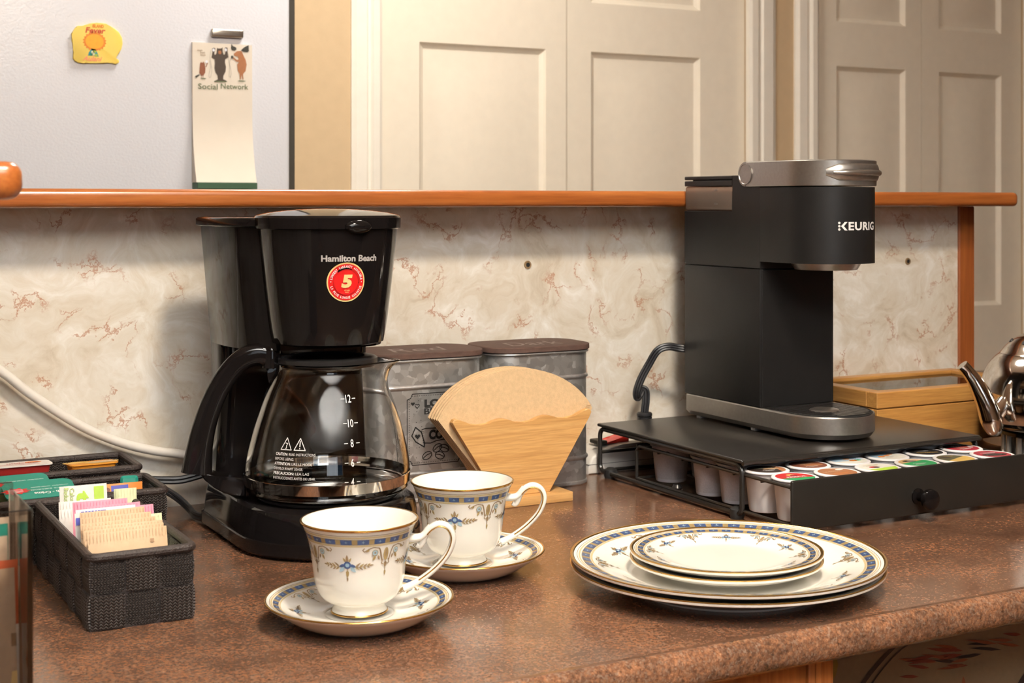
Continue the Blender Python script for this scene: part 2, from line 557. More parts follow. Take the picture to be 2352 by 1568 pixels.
MT['filter_edge'] = plain('paper_crimp', (0.56, 0.37, 0.19), 0.85)
MT['pod_white'] = plain('white_pod_plastic', (0.78, 0.78, 0.80), 0.38, var=0.01, sss=0.0)
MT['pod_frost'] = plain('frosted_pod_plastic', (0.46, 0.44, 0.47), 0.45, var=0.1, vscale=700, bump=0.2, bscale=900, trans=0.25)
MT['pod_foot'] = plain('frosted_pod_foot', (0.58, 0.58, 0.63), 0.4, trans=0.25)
MT['weave_v'] = woven('weave_upright', True)
MT['weave_h'] = woven('weave_across', False, (0.017, 0.0115, 0.0095))
MT['weave_rim'] = plain('basket_rim_cord', (0.026, 0.017, 0.014), 0.5, var=0.6, vscale=700, bump=0.8, bscale=900)
MT['weave_in'] = plain('basket_core', (0.016, 0.011, 0.010), 0.6, var=0.3, vscale=700, bump=0.5, bscale=700)
MT['white_cable'] = plain('white_cable', (0.74, 0.71, 0.66), 0.4)
MT['strip_white'] = plain('power_strip_white', (0.78, 0.75, 0.70), 0.4)
MT['red_switch'] = plain('red_switch', (0.62, 0.03, 0.02), 0.25)
MT['paper'] = plain('cream_paper', (0.66, 0.61, 0.53), 0.8, var=0.015)
MT['green_card'] = plain('green_card', (0.035, 0.085, 0.045), 0.6)
MT['pewter'] = plain('pewter', (0.42, 0.38, 0.33), 0.28, metal=0.9)
MT['yellow_mag'] = plain('yellow_magnet', (0.83, 0.63, 0.13), 0.45, var=0.03)
for nm, c in dict(orange=(0.72, 0.22, 0.02), script_red=(0.52, 0.06, 0.02), coral=(0.78, 0.24, 0.14), sun=(0.83, 0.38, 0.02), teal=(0.02, 0.22, 0.27), leaf=(0.30, 0.44, 0.05),
                  bear=(0.055, 0.038, 0.028), moose=(0.33, 0.135, 0.055), beaver=(0.22, 0.075, 0.035), antler=(0.04, 0.04, 0.032), moss=(0.10, 0.13, 0.06),
                  jam=(0.24, 0.015, 0.012), teal_lid=(0.012, 0.20, 0.15), lid_white=(0.76, 0.73, 0.70), marmalade=(0.72, 0.30, 0.03), marmalade_pale=(0.78, 0.50, 0.12),
                  packet_orange=(0.62, 0.20, 0.03), packet_blue=(0.06, 0.07, 0.36), packet_white=(0.80, 0.79, 0.76), packet_pink=(0.76, 0.30, 0.40),
                  packet_brown=(0.60, 0.42, 0.26), packet_brown_dark=(0.36, 0.22, 0.12), packet_crimp=(0.50, 0.34, 0.20), pink_crimp=(0.62, 0.22, 0.32), packet_lime=(0.40, 0.60, 0.06), packet_pale=(0.66, 0.70, 0.45), packet_ice=(0.72, 0.74, 0.80),
                  f_red=(0.46, 0.02, 0.02), f_green=(0.02, 0.27, 0.09), f_brown=(0.16, 0.05, 0.025), f_dark=(0.03, 0.018, 0.014), f_blue=(0.38, 0.55, 0.70), f_white=(0.72, 0.72, 0.66),
                  f_black=(0.012, 0.012, 0.014), f_maroon=(0.30, 0.015, 0.03), f_gold=(0.62, 0.42, 0.12), f_tan=(0.50, 0.33, 0.15), f_olive=(0.09, 0.085, 0.04), f_copper=(0.38, 0.16, 0.07), tea_red=(0.50, 0.10, 0.03), tea_tan=(0.46, 0.36, 0.26), cloth=(0.15, 0.105, 0.062), cloth_red=(0.13, 0.022, 0.012), cloth_dark=(0.022, 0.014, 0.013), cloth_yellow=(0.17, 0.11, 0.02), cloth_rust=(0.17, 0.045, 0.018)).items():  # the cloth inks carry the shade under the worktop in their colour
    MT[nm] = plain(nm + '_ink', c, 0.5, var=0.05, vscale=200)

# ------------------------------------------------------------------ flat print: shapes and lettering
class Print:
    """collects flat shapes in (u, v), then maps them onto a surface as one thin mesh"""
    def __init__(self):
        self.V, self.F, self.MI, self.mats = [], [], [], []
    def mi(self, m):
        m = MT[m] if isinstance(m, str) else m
        if m not in self.mats: self.mats.append(m)
        return self.mats.index(m)
    def poly(self, pts, m, lay=0):
        i = len(self.V)
        self.V += [(u, v, lay) for u, v in pts]
        self.F.append(list(range(i, i + len(pts))))
        self.MI.append(self.mi(m))
    def ell(self, cx, cy, rx, ry, m, rot=0, n=14, lay=0):
        c, s = cos(rot), sin(rot)
        self.poly([(cx + rx * cos(t) * c - ry * sin(t) * s, cy + rx * cos(t) * s + ry * sin(t) * c) for t in (2 * pi * k / n for k in range(n))], m, lay)
    def ring(self, cx, cy, rx, ry, w, m, n=20, lay=0, rot=0):
        pts = [(cx + rx * cos(t) * cos(rot) - ry * sin(t) * sin(rot), cy + rx * cos(t) * sin(rot) + ry * sin(t) * cos(rot)) for t in (2 * pi * k / n for k in range(n + 1))]
        self.line(pts, w, m, lay)
    def leaf(self, cx, cy, ln, w, ang, m, lay=0):
        c, s = cos(ang), sin(ang)
        pts = [(0, 0), (ln * .3, -w * .5), (ln * .65, -w * .4), (ln, 0), (ln * .65, w * .4), (ln * .3, w * .5)]
        self.poly([(cx + x * c - y * s, cy + x * s + y * c) for x, y in pts], m, lay)
    def line(self, pts, w, m, lay=0):
        for a, b in zip(pts[:-1], pts[1:]):
            dx, dy = b[0] - a[0], b[1] - a[1]
            l = hypot(dx, dy) or 1
            nx, ny = -dy / l * w / 2, dx / l * w / 2
            ex, ey = dx / l * w * .25, dy / l * w * .25
            self.poly([(a[0] - nx - ex, a[1] - ny - ey), (b[0] - nx + ex, b[1] - ny + ey), (b[0] + nx + ex, b[1] + ny + ey), (a[0] + nx - ex, a[1] + ny - ey)], m, lay)
    def text(self, s, cx, cy, m, w=None, h=None, lay=0, fn=None, **kw):
        V, F = text2d(s, **kw)
        x0, x1 = min(v[0] for v in V), max(v[0] for v in V)
        y0, y1 = min(v[1] for v in V), max(v[1] for v in V)
        sx = w / (x1 - x0) if w else None
        sy = h / (y1 - y0) if h else sx
        sx = sx or sy
        i = len(self.V)
        for x, y in V:
            p = ((x - (x0 + x1) / 2) * sx, (y - (y0 + y1) / 2) * sy)
            p = fn(*p) if fn else (cx + p[0], cy + p[1])
            self.V.append((p[0], p[1], lay))
        for f in F:
            self.F.append([i + k for k in f]); self.MI.append(self.mi(m))
    def build(self, name, fn, parent=None, label=None):
        """fn(u, v, lay) -> point"""
        me = bpy.data.meshes.new(name)
        me.from_pydata([tuple(fn(*v)) for v in self.V], [], self.F)
        me.polygons.foreach_set('material_index', self.MI)
        o = obj_me(name, me, self.mats, parent, 0, label=label)
        return o

_tc = {}
def text2d(s, bold=0.0, shear=0.0, spacing=1.0):
    key = (s, bold, shear, spacing)
    if key in _tc: return _tc[key]
    cu = bpy.data.curves.new('lettering', 'FONT')
    cu.body = s
    cu.size = 1
    cu.offset = bold
    cu.shear = shear
    cu.space_character = spacing
    cu.resolution_u = 3
    o = bpy.data.objects.new('lettering', cu)
    COL.objects.link(o)
    dg = bpy.context.evaluated_depsgraph_get()
    me = bpy.data.meshes.new_from_object(o.evaluated_get(dg))
    r = ([(v.co.x, v.co.y) for v in me.vertices], [list(p.vertices) for p in me.polygons])
    bpy.data.objects.remove(o); bpy.data.curves.remove(cu); bpy.data.meshes.remove(me)
    _tc[key] = r
    return r
# prepare all lettering while the scene is still empty
for _t in [('KEURIG', .03, 0, 1.08), ('Hamilton Beach', .035, 0, 1), ('5', .06, .12, 1), ('YEARS', .0, 0, 1), ('ANS', .0, 0, 1)]:
    text2d(*_t)

# ================================================================== THE SETTING
FLOOR, CEIL = -0.90, 1.50
YB = 2.70                        # far wall with the two folding doors
WY = 1.576                       # face of the half wall behind the worktop
def struct(name, bm, mats, parent=None, smooth=35):
    return tag(obj(name, fix(bm), mats, parent, smooth), kind='structure')

b = BM(); box(b, -2.6, 4.2, -3.3, YB + .2, FLOOR - .05, FLOOR); struct('floor', b, MT['floor'])
b = BM(); box(b, -2.6, 4.2, -3.3, YB + .2, CEIL, CEIL + .05); struct('ceiling', b, MT['ceiling'])
D1 = (1.1165, 2.0329); D2 = (2.2299, 2.9261); DT = 1.13
b = BM()
for x0, x1, z0, z1 in ((-2.6, D1[0], FLOOR, CEIL), (D1[1], D2[0], FLOOR, CEIL), (D2[1], 4.2, FLOOR, CEIL), (D1[0], D1[1], DT, CEIL), (D2[0], D2[1], DT, CEIL)):
    box(b, x0, x1, YB, YB + .12, z0, z1)
struct('wall_back', b, MT['tan'])
b = BM(); box(b, -2.7, -2.6, -3.3, YB + .2, FLOOR, CEIL); struct('wall_left', b, MT['room'])
b = BM(); box(b, 4.2, 4.3, -3.3, YB + .2, FLOOR, CEIL); struct('wall_right', b, MT['room'])
WX0, WX1, WZ0, WZ1 = -1.05, 0.55, 0.20, 1.30   # window behind the viewer
b = BM()
for x0, x1, z0, z1 in ((-2.6, WX0, FLOOR, CEIL), (WX1, 4.2, FLOOR, CEIL), (WX0, WX1, FLOOR, WZ0), (WX0, WX1, WZ1, CEIL)):
    box(b, x0, x1, -3.3, -3.2, z0, z1)
struct('wall_front', b, MT['room'])
w1 = tag(empty('window_1', (0, -3.22, 0)), kind='structure')
b = BM()
for x0, x1, z0, z1 in ((WX0, WX0 + .05, WZ0, WZ1), (WX1 - .05, WX1, WZ0, WZ1), (WX0 + .05, WX1 - .05, WZ0, WZ0 + .05), (WX0 + .05, WX1 - .05, WZ1 - .05, WZ1), (-.29, -.21, WZ0 + .05, WZ1 - .05)):
    box(b, x0, x1, -.02, .02, z0, z1)
obj('window_frame', b, MT['casing'], w1)

# ceiling lamps
def ceiling_lamp(x, y, r, label):
    t = thing('ceiling_lamp', label, 'lamp', (x, y, CEIL))
    b = BM(); lathe(b, [(0, -.001), (r + .03, -.001), (r + .03, -.02), (r + .015, -.03), (r, -.03), (r, -.012), (0, -.012)], 40)
    obj('lamp_ring', fix(b), MT['silver'], t)
ceiling_lamp(0.52, 0.36, .16, 'round ceiling lamp above the worktop')
ceiling_lamp(1.0, 2.05, .20, 'round ceiling lamp above the kitchen passage')

# folding doors and casings
def casing(name, x0, x1, z0, z1, side):
    b = BM()
    prof = [(0, 0), (0, .012), (.10, .016), (.30, .016), (.38, .009), (.45, .009), (.52, .013), (.86, .012), (.94, .008), (1, .006), (1, 0)]
    if side < 0: prof = [(1 - u, d) for u, d in reversed(prof)]
    pts = [(x0 + (x1 - x0) * u, YB - d) for u, d in prof]
    loft(b, [[(x, y, z0) for x, y in pts], [(x, y, z1) for x, y in pts]])
    struct(name, b, MT['casing'], None, 25)
casing('trim_1', 1.058, D1[0] + .004, FLOOR, DT + .06, -1)
casing('trim_2', D1[1] - .004, 2.1108, FLOOR, DT + .06, 1)
casing('trim_3', 2.1685, D2[0] + .004, FLOOR, DT + .06, -1)
casing('trim_4', D2[1] - .004, 2.99, FLOOR, DT + .06, 1)

def leaf_panel(b, x0, x1, z0, z1, k):
    rings = []
    for ins, d in ((0, 0), (.004, .005), (.012 * k, .0095), (.0155 * k, .0095), (.064 * k, .0005)):
        rings.append([b.verts.new((x, d, z)) for x, z in ((x0 + ins, z0 + ins), (x1 - ins, z0 + ins), (x1 - ins, z1 - ins), (x0 + ins, z1 - ins))])
    for A, B in zip(rings[:-1], rings[1:]):
        for i in range(4):
            j = (i + 1) % 4
            b.faces.new((A[i], A[j], B[j], B[i]))
    b.faces.new(rings[-1])

def door_leaf(door, x0, x1, px0, px1, k):
    """x0..x1 leaf, px0..px1 moulded panels"""
    zs = [(-.78, -.10), (.066, .658), (.765, 1.06)]
    z0, z1 = FLOOR + .012, DT - .006
    b = BM()
    g = .0015
    def q(xa, xb, za, zb):
        b.faces.new([b.verts.new((x, 0, z)) for x, z in ((xa, za), (xb, za), (xb, zb), (xa, zb))])
    q(x0 + g, px0, z0, z1); q(px1, x1 - g, z0, z1)
    zz = [z0] + [v for p in zs for v in p] + [z1]
    for i in range(0, len(zz), 2): q(px0, px1, zz[i], zz[i + 1])
    # sides and back of the slab
    def s(p): b.faces.new([b.verts.new(c) for c in p])
    s([(x0 + g, 0, z0), (x0 + g, 0, z1), (x0 + g, .03, z1), (x0 + g, .03, z0)])
    s([(x1 - g, 0, z1), (x1 - g, 0, z0), (x1 - g, .03, z0), (x1 - g, .03, z1)])
    s([(x0 + g, .03, z0), (x0 + g, .03, z1), (x1 - g, .03, z1), (x1 - g, .03, z0)])
    lf = obj('leaf', b, MT['door'], door, 20)
    for za, zb in zs:
        b = BM(); leaf_panel(b, px0, px1, za, zb, k)
        obj('moulded_panel', fix(b), MT['door'], lf, 20)
d1 = tag(empty('door_1', (0, YB + .008, 0)), kind='structure')
door_leaf(d1, D1[0], 1.5574, 1.2109, 1.506, 1.0)
door_leaf(d1, 1.5574, D1[1], 1.6185, 1.9069, 1.0)
d2 = tag(empty('door_2', (0, YB + .008, 0)), kind='structure')
door_leaf(d2, D2[0], 2.5777, 2.3057, 2.5245, .85)
door_leaf(d2, 2.5777, D2[1], 2.636, 2.8523, .85)
b = BM(); box(b, D1[0], D1[1], YB + .05, YB + .06, FLOOR, DT); box(b, D2[0], D2[1], YB + .05, YB + .06, FLOOR, DT)
struct('trim_5', b, MT['gasket'])

# half wall with marble laminate, its end post and screw holes
b = BM(); box(b, -.62, 1.571, WY, WY + .11, FLOOR, .325)
hw = struct('wall_middle', b, MT['marble'])
for x, z in ((.8507, .254), (1.4736, .246)):
    b = BM(); lathe(b, [(0, .0007), (.0026, .0007), (.0028, .0012), (.0046, .0014), (.0052, 0)], 20)
    bmesh.ops.rotate(b, verts=b.verts, matrix=Matrix.Rotation(pi / 2, 3, 'X'))
    bmesh.ops.translate(b, verts=b.verts, vec=(x, WY, z))
    for f in b.faces: f.material_index = 1 if max((v.co - Vector((x, WY, z))).length for v in f.verts) < .0031 else 0
    obj('screw_plug', fix(b), [MT['p_brown'], MT['black_print']], hw)
b = BM(); box(b, 1.571, 1.6018, WY - .004, WY + .115, FLOOR, .325, .0015, 1); struct('trim_6', b, MT['post'])
b = BM(); box(b, -.62, .06, .92, WY - .002, 0.0, .332); struct('wall_side', b, MT['marble'])

def ledge(x0, x1, y0, y1, z0, z1, r, cut):
    bm = BM()
    # rounded end in plan and rounded nosing
    pts = rrect(x0, x1, y0, y1, cut, 6)
    n = 5
    secs = []
    for k in range(n + 1):
        a = -pi / 2 + pi / 2 * k / n
        secs.append((r * (1 - cos(a)), z0 + r + r * sin(a)))
    for k in range(n + 1):
        a = pi / 2 * k / n
        secs.append((r * (1 - cos(a)), z1 - r + r * sin(a)))
    loops = []
    for ins, z in secs:
        loops.append([(p[0], p[1], z) for p in rrect(x0 + ins, x1 - ins, y0 + ins, y1 - ins, max(cut - ins, .001), 6)])
    loft(bm, loops)
    return fix(bm)
o = obj('bar_ledge', ledge(-.62, 1.6270, 1.507, 1.80, .3254, .3453, .0065, .012), MT['ledge'])
tag(o, 'long orange-stained wooden ledge capping the marble half wall', 'ledge')
o = obj('side_ledge', ledge(-.62, .1470, .897, 1.50, .3332, .3560, .0085, .012), MT['ledge_y'])
tag(o, 'short orange wooden ledge end with rounded corner, nearest the viewer', 'ledge')

# worktop with a rolled front edge and a small raised lip
b = BM()
yf = .875
prof = [(WY - .0005, -.027), (yf + .02, -.027), (yf + .006, -.0255), (yf + .001, -.021), (yf, -.015)]
for k in range(1, 10):
    a = pi - (pi / 2) * k / 9
    prof.append((yf + .0105 + .0105 * cos(a), -.0090 + .0106 * sin(a)))
prof += [(yf + .0125, .0013), (yf + .0160, .0003), (yf + .021, 0), (WY - .0005, 0)]
loft(b, [[(-.62, y, z) for y, z in prof], [(1.95, y, z) for y, z in prof]])
o = obj('countertop', fix(b), MT['granite'], None, 40)
tag(o, 'brown speckled granite-look worktop with rolled front edge', 'worktop')

# base cabinet below the worktop
cb = thing('base_cabinet', 'orange-stained wooden base cabinet under the worktop', 'cabinet', (0, 0, 0))
b = BM(); box(b, -.6, .770, .925, 1.55, FLOOR + .1, -.0275); box(b, -.6, .77, .97, 1.55, FLOOR, FLOOR + .1); obj('carcass', b, MT['cabinet'], cb)
b = BM(); box(b, .7445, .771, .9085, .9249, FLOOR + .1, -.0275, .0025, 2); obj('stile', b, MT['cabinet'], cb)
b = BM(); box(b, .7515, .7565, .9065, .909, FLOOR + .1, -.0275, .001, 1); obj('bead', b, MT['cabinet'], cb)
for x0, x1 in ((.30, .7415), (-.15, .295)):
    b = BM(); box(b, x0, x1, .906, .9249, FLOOR + .13, -.029, .003, 2); dr = obj('door', b, MT['cabinet'], cb)
    b = BM(); box(b, x0 + .06, x1 - .06, .9035, .9062, FLOOR + .19, -.10, .002, 2); obj('door_panel', b, MT['cabinet'], dr)
b = BM(); box(b, 1.60, 1.62, .925, 1.55, FLOOR, -.0275)
o = tag(obj('support_panel', b, MT['cabinet']), 'orange wooden panel carrying the far end of the worktop', 'panel')

# printed cloth in the open bay, its colours darkened for the shade there
t = thing('printed_cloth', 'shade-darkened printed cloth hanging below the worktop, red feathery figures in an oval border', 'cloth', (.9, .985, 0))
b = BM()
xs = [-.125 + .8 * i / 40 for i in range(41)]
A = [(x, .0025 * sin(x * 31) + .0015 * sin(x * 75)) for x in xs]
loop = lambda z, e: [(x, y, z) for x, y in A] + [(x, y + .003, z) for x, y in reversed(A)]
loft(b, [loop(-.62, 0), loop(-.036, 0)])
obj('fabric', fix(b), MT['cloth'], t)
b = BM(); tube(b, [(-.135, .0015, -.034), (.69, .0015, -.034)], .004, 8); obj('hanging_rail', b, MT['black_metal'], t)
p = Print()
p.line([(.21 * cos(a) + .165, .075 * sin(a) - .115) for a in (2 * pi * k / 60 for k in range(61))], .0045, 'cloth_dark')
p.line([(.20 * cos(a) + .165, .067 * sin(a) - .115) for a in (2 * pi * k / 60 for k in range(61))], .0016, 'cloth_dark')
for k in range(26):
    u = .035 + random.random() * .13; v = -.083 - random.random() * .022 + u * .06
    p.leaf(u, v, .022 + random.random() * .018, .0030, pi - .25 + random.random() * .3, random.choice(['cloth_red', 'cloth_red', 'cloth_dark', 'cloth_rust']), k % 3)
for k in range(20):
    u = .02 + random.random() * .2; v = -.118 - random.random() * .03
    p.leaf(u, v, .012 + random.random() * .02, .005, random.random() * 6, random.choice(['cloth_dark', 'cloth_dark', 'cloth_rust', 'cloth_yellow']), k % 3)
p.ell(-.085, -.072, .024, .02, 'cloth_yellow')
for k in range(6):
    p.leaf(-.11 + k * .006, -.075 - .012 * k, .028, .005, .1 - .2 * k, 'cloth_dark', 1)
p.build('cloth_print', lambda u, v, l: (u, .0025 * sin(u * 31) + .0015 * sin(u * 75) - .0006 - .0002 * l, v), t)

# ------------------------------------------------------------------ refrigerator and what hangs on it
FY = 2.35
t = thing('refrigerator', 'white refrigerator with pebbled door behind the wooden ledge', 'refrigerator', (0, FY, FLOOR))
b = BM(); box(b, -.10, .8165, .07, .33, .03, 1.74, .004, 2); obj('cabinet_body', b, MT['fridge'], t)
b = BM(); box(b, -.10, .8135, 0, .055, .62, 1.74, .012, 4); obj('upper_door', b, MT['fridge'], t)
b = BM(); box(b, -.10, .8135, 0, .055, .05, .61, .012, 4); obj('freezer_door', b, MT['fridge'], t)
b = BM(); box(b, -.09, .8315, .030, .075, .05, 1.735, .002, 1); obj('door_gasket', b, MT['gasket'], t)
b = BM(); box(b, -.08, .80, .09, .31, .0, .03); obj('plinth', b, MT['gasket'], t)

def on_fridge(cx, cy, ox, oy, sc):
    """pixel of a crop (origin ox, oy, scale sc) to the door plane"""
    px, py = ox + cx / sc, oy + cy / sc
    xc = (px - 1236) / 3330
    C, S = cos(THETA), sin(THETA)
    k = FY / (-S * xc + C)
    return ((C * xc + S) * k, CAM_H - (py - 463) / 3330 * k)

# yellow souvenir magnet
t = thing('souvenir_magnet', 'yellow die-cut souvenir magnet with red lettering on the refrigerator', 'magnet', (0, FY, 0))
F1 = lambda x, y: on_fridge(x, y, 140, 30, 11.2)
out = [(265, 600), (255, 530), (300, 470), (370, 400), (385, 350), (440, 330), (520, 360), (590, 310), (720, 295), (770, 265), (900, 255), (1090, 265), (1140, 300), (1250, 340), (1380, 410), (1490, 510), (1560, 640), (1575, 790), (1545, 930), (1480, 1040), (1400, 1120), (1385, 1165), (1450, 1190), (1490, 1235), (1470, 1290), (1390, 1320), (1300, 1290), (1200, 1260), (1080, 1300), (900, 1290), (700, 1270), (620, 1300), (560, 1275), (460, 1290), (350, 1240), (300, 1170), (300, 1050), (325, 960), (320, 860), (290, 790), (265, 700)]
pl = [F1(x, y) for x, y in out]
b = BM(); prism(b, list(reversed(pl)), lambda u, v, d: (u, -d, v), .0002, .0045, .0012, 2)
obj('magnet_base', fix(b), MT['yellow_mag'], t)
p = Print()
def txt(pr, F, s, cx, cy, w, h, m, lay=1, **kw):
    """lettering placed by its box in crop pixels"""
    x0, z0 = F(cx - w / 2, cy); x1, _ = F(cx + w / 2, cy); _, za = F(cx, cy - h / 2); _, zb = F(cx, cy + h / 2)
    pr.text(s, (x0 + x1) / 2, (za + zb) / 2, m, x1 - x0, za - zb, lay, **kw)
txt(p, F1, 'ISLAND', 940, 345, 290, 85, 'orange', bold=.05)
txt(p, F1, 'Fever', 870, 455, 520, 150, 'script_red', bold=.03, shear=.2)
txt(p, F1, 'Aulani', 790, 1180, 500, 120, 'coral', bold=.02, shear=.35)
sx, sz = F1(850, 740)
p.poly([(sx + (.0185 if k % 2 else .0163) * cos(2 * pi * k / 40), sz + (.0155 if k % 2 else .0135) * sin(2 * pi * k / 40)) for k in range(40)], 'orange', 1)
p.ell(sx, sz, .0142, .0118, 'sun', 0, 24, 2)
bp = [F1(x, y) for x, y in ((815, 880), (870, 940), (930, 1050), (955, 1130), (820, 1095), (680, 1100), (700, 1020), (755, 940))]
p.poly(list(reversed(bp)), 'teal', 1)
for x, y, m in ((800, 1010, 'packet_pale'), (850, 1000, 'leaf'), (760, 1070, 'teal_lid'), (890, 1090, 'leaf'), (815, 1060, 'packet_pale')):
    u, v = F1(x, y); p.ell(u, v, .0026, .0022, m, 0, 8, 2)
p.build('magnet_print', lambda u, v, l: (u, -.0046 - .0002 * l, v), t)

# pewter bar magnet
t = thing('bar_magnet', 'silver embossed bar magnet above the notepad', 'magnet', (0, FY, 0))
b = BM(); box(b, .6752, .7296, -.008, -.0001, .603, .6165, .0028, 3); obj('magnet_bar', b, MT['pewter'], t)
p = Print()
p.line([(.683 + .036 * k / 16, .6085 + .0042 * sin(pi * k / 16)) for k in range(17)], .0009, 'silver')
p.line([(.684 + .040 * k / 30, .6070 + .0009 * sin(k * 1.9)) for k in range(31)], .0007, 'silver')
p.build('embossing', lambda u, v, l: (u, -.0083, v), t)

# notepad
t = thing('notepad', 'tall cream notepad with bear, moose and beaver drawing on the refrigerator', 'notepad', (0, FY, 0))
zt, zb2 = .5925, .3555
def sheet(z):
    k = max(0, min(1, (zt - .11 - z) / (zt - .11 - zb2)))
    return -.0045 - .003 * (zt - z) / .24 - .026 * k ** 2.2
b = BM()
zs = [zt - (zt - zb2 - .008) * i / 24 for i in range(25)]
pts = [(sheet(z), z) for z in zs]
X0, X1 = .6442, .7445
prof2 = pts + [(y + .0022, z) for y, z in reversed(pts)]
loft(b, [[(X0, y, z) for y, z in prof2], [(X1, y, z) for y, z in prof2]])
obj('top_sheets', fix(b), MT['paper'], t)
b = BM()
back = [(sheet(z) + .0023, z) for z in zs]
prof3 = back + [(-.0002 - .002 * (zt - z) / .24, z) for z in reversed(zs)]
loft(b, [[(X0, y, z) for y, z in prof3], [(X1 - .001, y, z) for y, z in prof3]])
obj('paper_block', fix(b), MT['paper'], t)
b = BM(); ye = sheet(zs[-1]); box(b, X0 + .001, X1 + .001, ye - .001, -.0005, zb2 - .003, zb2 + .0078, .0008, 1)
obj('green_backing', b, MT['green_card'], t)
F2 = lambda x, y: on_fridge(x, y - .035 * (x - 170), 420, 50, 8.25)
p = Print()
def P2(pts, m, lay=1): p.poly(list(reversed([F2(x, y) for x, y in pts])), m, lay)
P2([(630, 515), (655, 530), (710, 530), (735, 510), (740, 600), (760, 650), (780, 640), (790, 590), (770, 540), (790, 510), (830, 520), (830, 590), (845, 700), (785, 735), (780, 800), (800, 880), (790, 970), (750, 1050), (745, 1110), (815, 1150), (800, 1165), (580, 1160), (570, 1145), (645, 1110), (640, 1040), (600, 980), (582, 900), (590, 800), (585, 730), (525, 690), (545, 590), (535, 530), (570, 510), (600, 525), (595, 560), (580, 610), (590, 650), (620, 620)], 'bear')
P2([(655, 570), (705, 570), (715, 620), (690, 640), (655, 625)], 'moose', 2)
P2([(1010, 590), (1090, 590), (1120, 650), (1170, 760), (1190, 850), (1170, 970), (1120, 1030), (1130, 1130), (1110, 1130), (1095, 1040), (1080, 1130), (1060, 1130), (1055, 1025), (1020, 960), (1010, 840), (1040, 800), (1000, 790), (925, 720), (940, 700), (1010, 760), (1040, 740), (1020, 690), (960, 680), (945, 640), (980, 610)], 'moose')
P2([(905, 445), (930, 490), (950, 500), (990, 520), (1000, 560), (960, 580), (910, 570), (895, 520)], 'antler')
P2([(1080, 580), (1110, 550), (1150, 520), (1190, 500), (1230, 485), (1235, 600), (1200, 620), (1130, 605)], 'antler')
P2([(310, 790), (330, 770), (350, 790), (370, 765), (395, 800), (410, 900), (405, 980), (370, 1025), (330, 1025), (295, 980), (300, 880)], 'beaver')
P2([(400, 870), (420, 850), (440, 780), (460, 790), (430, 870)], 'beaver')
P2([(290, 1000), (300, 1020), (240, 1065), (210, 1050), (220, 1030)], 'antler', 2)
for x in (340, 368): p.line([F2(x, 1020), F2(x - 5, 1085)], .0006, 'beaver', 1)
for cx, cy, rx in ((370, 1085, 55), (700, 1155, 130), (1095, 1160, 80)):
    u, v = F2(cx, cy); p.ell(u, v, rx * .0000872, .0009, 'moss', 0, 12, 2)
for cx, cy in ((915, 700), (430, 770), (565, 555), (795, 560)):
    u, v = F2(cx, cy); p.ell(u, v, .0022, .0026, 'packet_ice' if cx != 915 else 'antler', 0, 10, 2)
p.line([F2(x, y) for x, y in ((510, 560), (495, 700), (525, 850), (530, 960), (505, 1075), (480, 1070), (475, 1020), (510, 860), (490, 750))], .0003, 'antler', 1)
p.line([F2(x, y) for x, y in ((850, 640), (855, 800), (885, 900), (900, 1010), (880, 1090), (855, 1060), (865, 900), (870, 780), (895, 720))], .0003, 'antler', 1)
for cx, cy in ((305, 550), (355, 595), (365, 640)):
    txt(p, F2, 'blah', cx, cy, 95, 36, 'p_brown', 1, shear=.2)
txt(p, F2, 'Social', 455, 1240, 370, 105, 'moss', 1, bold=.01)
txt(p, F2, 'Network', 960, 1258, 520, 100, 'moss', 1, bold=.01)
p.build('notepad_print', lambda u, v, l: (u, sheet(v) - .0004 - .0002 * l, v), t)
# ================================================================== COFFEE MAKER
CX, CY = 0.503, 1.3445
cm = thing('coffee_maker', 'tall black drip coffee maker with red round sticker, holding a glass carafe', 'coffee maker', (CX, CY, 0))
def sec(pts, z, k=1.0, dy=0): return [(x * k, y * k + dy, z) for x, y in pts]
def dsec(R, yb, rc, z): return [(x, y, z) for x, y in dshape(R, yb, rc)]
b = BM()
loft(b, [dsec(.0885, .139, .018, .0025), dsec(.0905, .141, .02, .0045), dsec(.0905, .141, .02, .0155), dsec(.0888, .1395, .02, .0162), dsec(.0885, .139, .02, .0175), dsec(.0865, .138, .02, .036), dsec(.0845, .137, .02, .0425), dsec(.080, .134, .018, .0455), dsec(.072, .13, .016, .0458)])
obj('base', fix(b), MT['black_gloss'], cm)
for x, y in ((-.06, .0), (.06, 0), (-.06, .11), (.06, .11)):
    b = BM(); lathe(b, [(0, 0), (.008, 0), (.008, .003), (0, .003)], 12, (x, y)); obj('rubber_foot', fix(b), MT['rubber'], cm)
b = BM(); lathe(b, [(0, .0457), (.067, .0457), (.068, .0462), (.066, .0468), (0, .0468)], 48); obj('warming_plate', fix(b), MT['rubber'], cm)
b = BM()
def rs(w, y0, y1, r, z): return [(x, y, z) for x, y in rrect(-w, w, y0, y1, r)]
loft(b, [rs(.083, .086, .138, .016, .044), rs(.081, .086, .138, .016, .09), rs(.0795, .086, .138, .016, .150), rs(.0805, .086, .1385, .016, .185), rs(.0805, .084, .1385, .016, .188)])
obj('tower', fix(b), MT['black_gloss'], cm)
def tank(w, z, g=0.0, yb=.1385, xa=None):
    # square at the back, sweeping round into the brew basket at the front
    a, c = .046, .088
    P = []
    for k in range(13):
        t = pi / 2 * k / 12
        P.append((w + g - a + a * sin(t), .088 - (c + g) * cos(t)))
    r = .016
    for k in range(7):
        t = pi / 2 * k / 6
        P.append((w + g - r + r * cos(t), yb + g - r + r * sin(t)))
    P = P + [(-x, y) for x, y in reversed(P)]
    return [(x, y, z) for x, y in P]
def tank_w(z): return .0805 + .0105 * max(0, (z - .188) / .119)
b = BM()
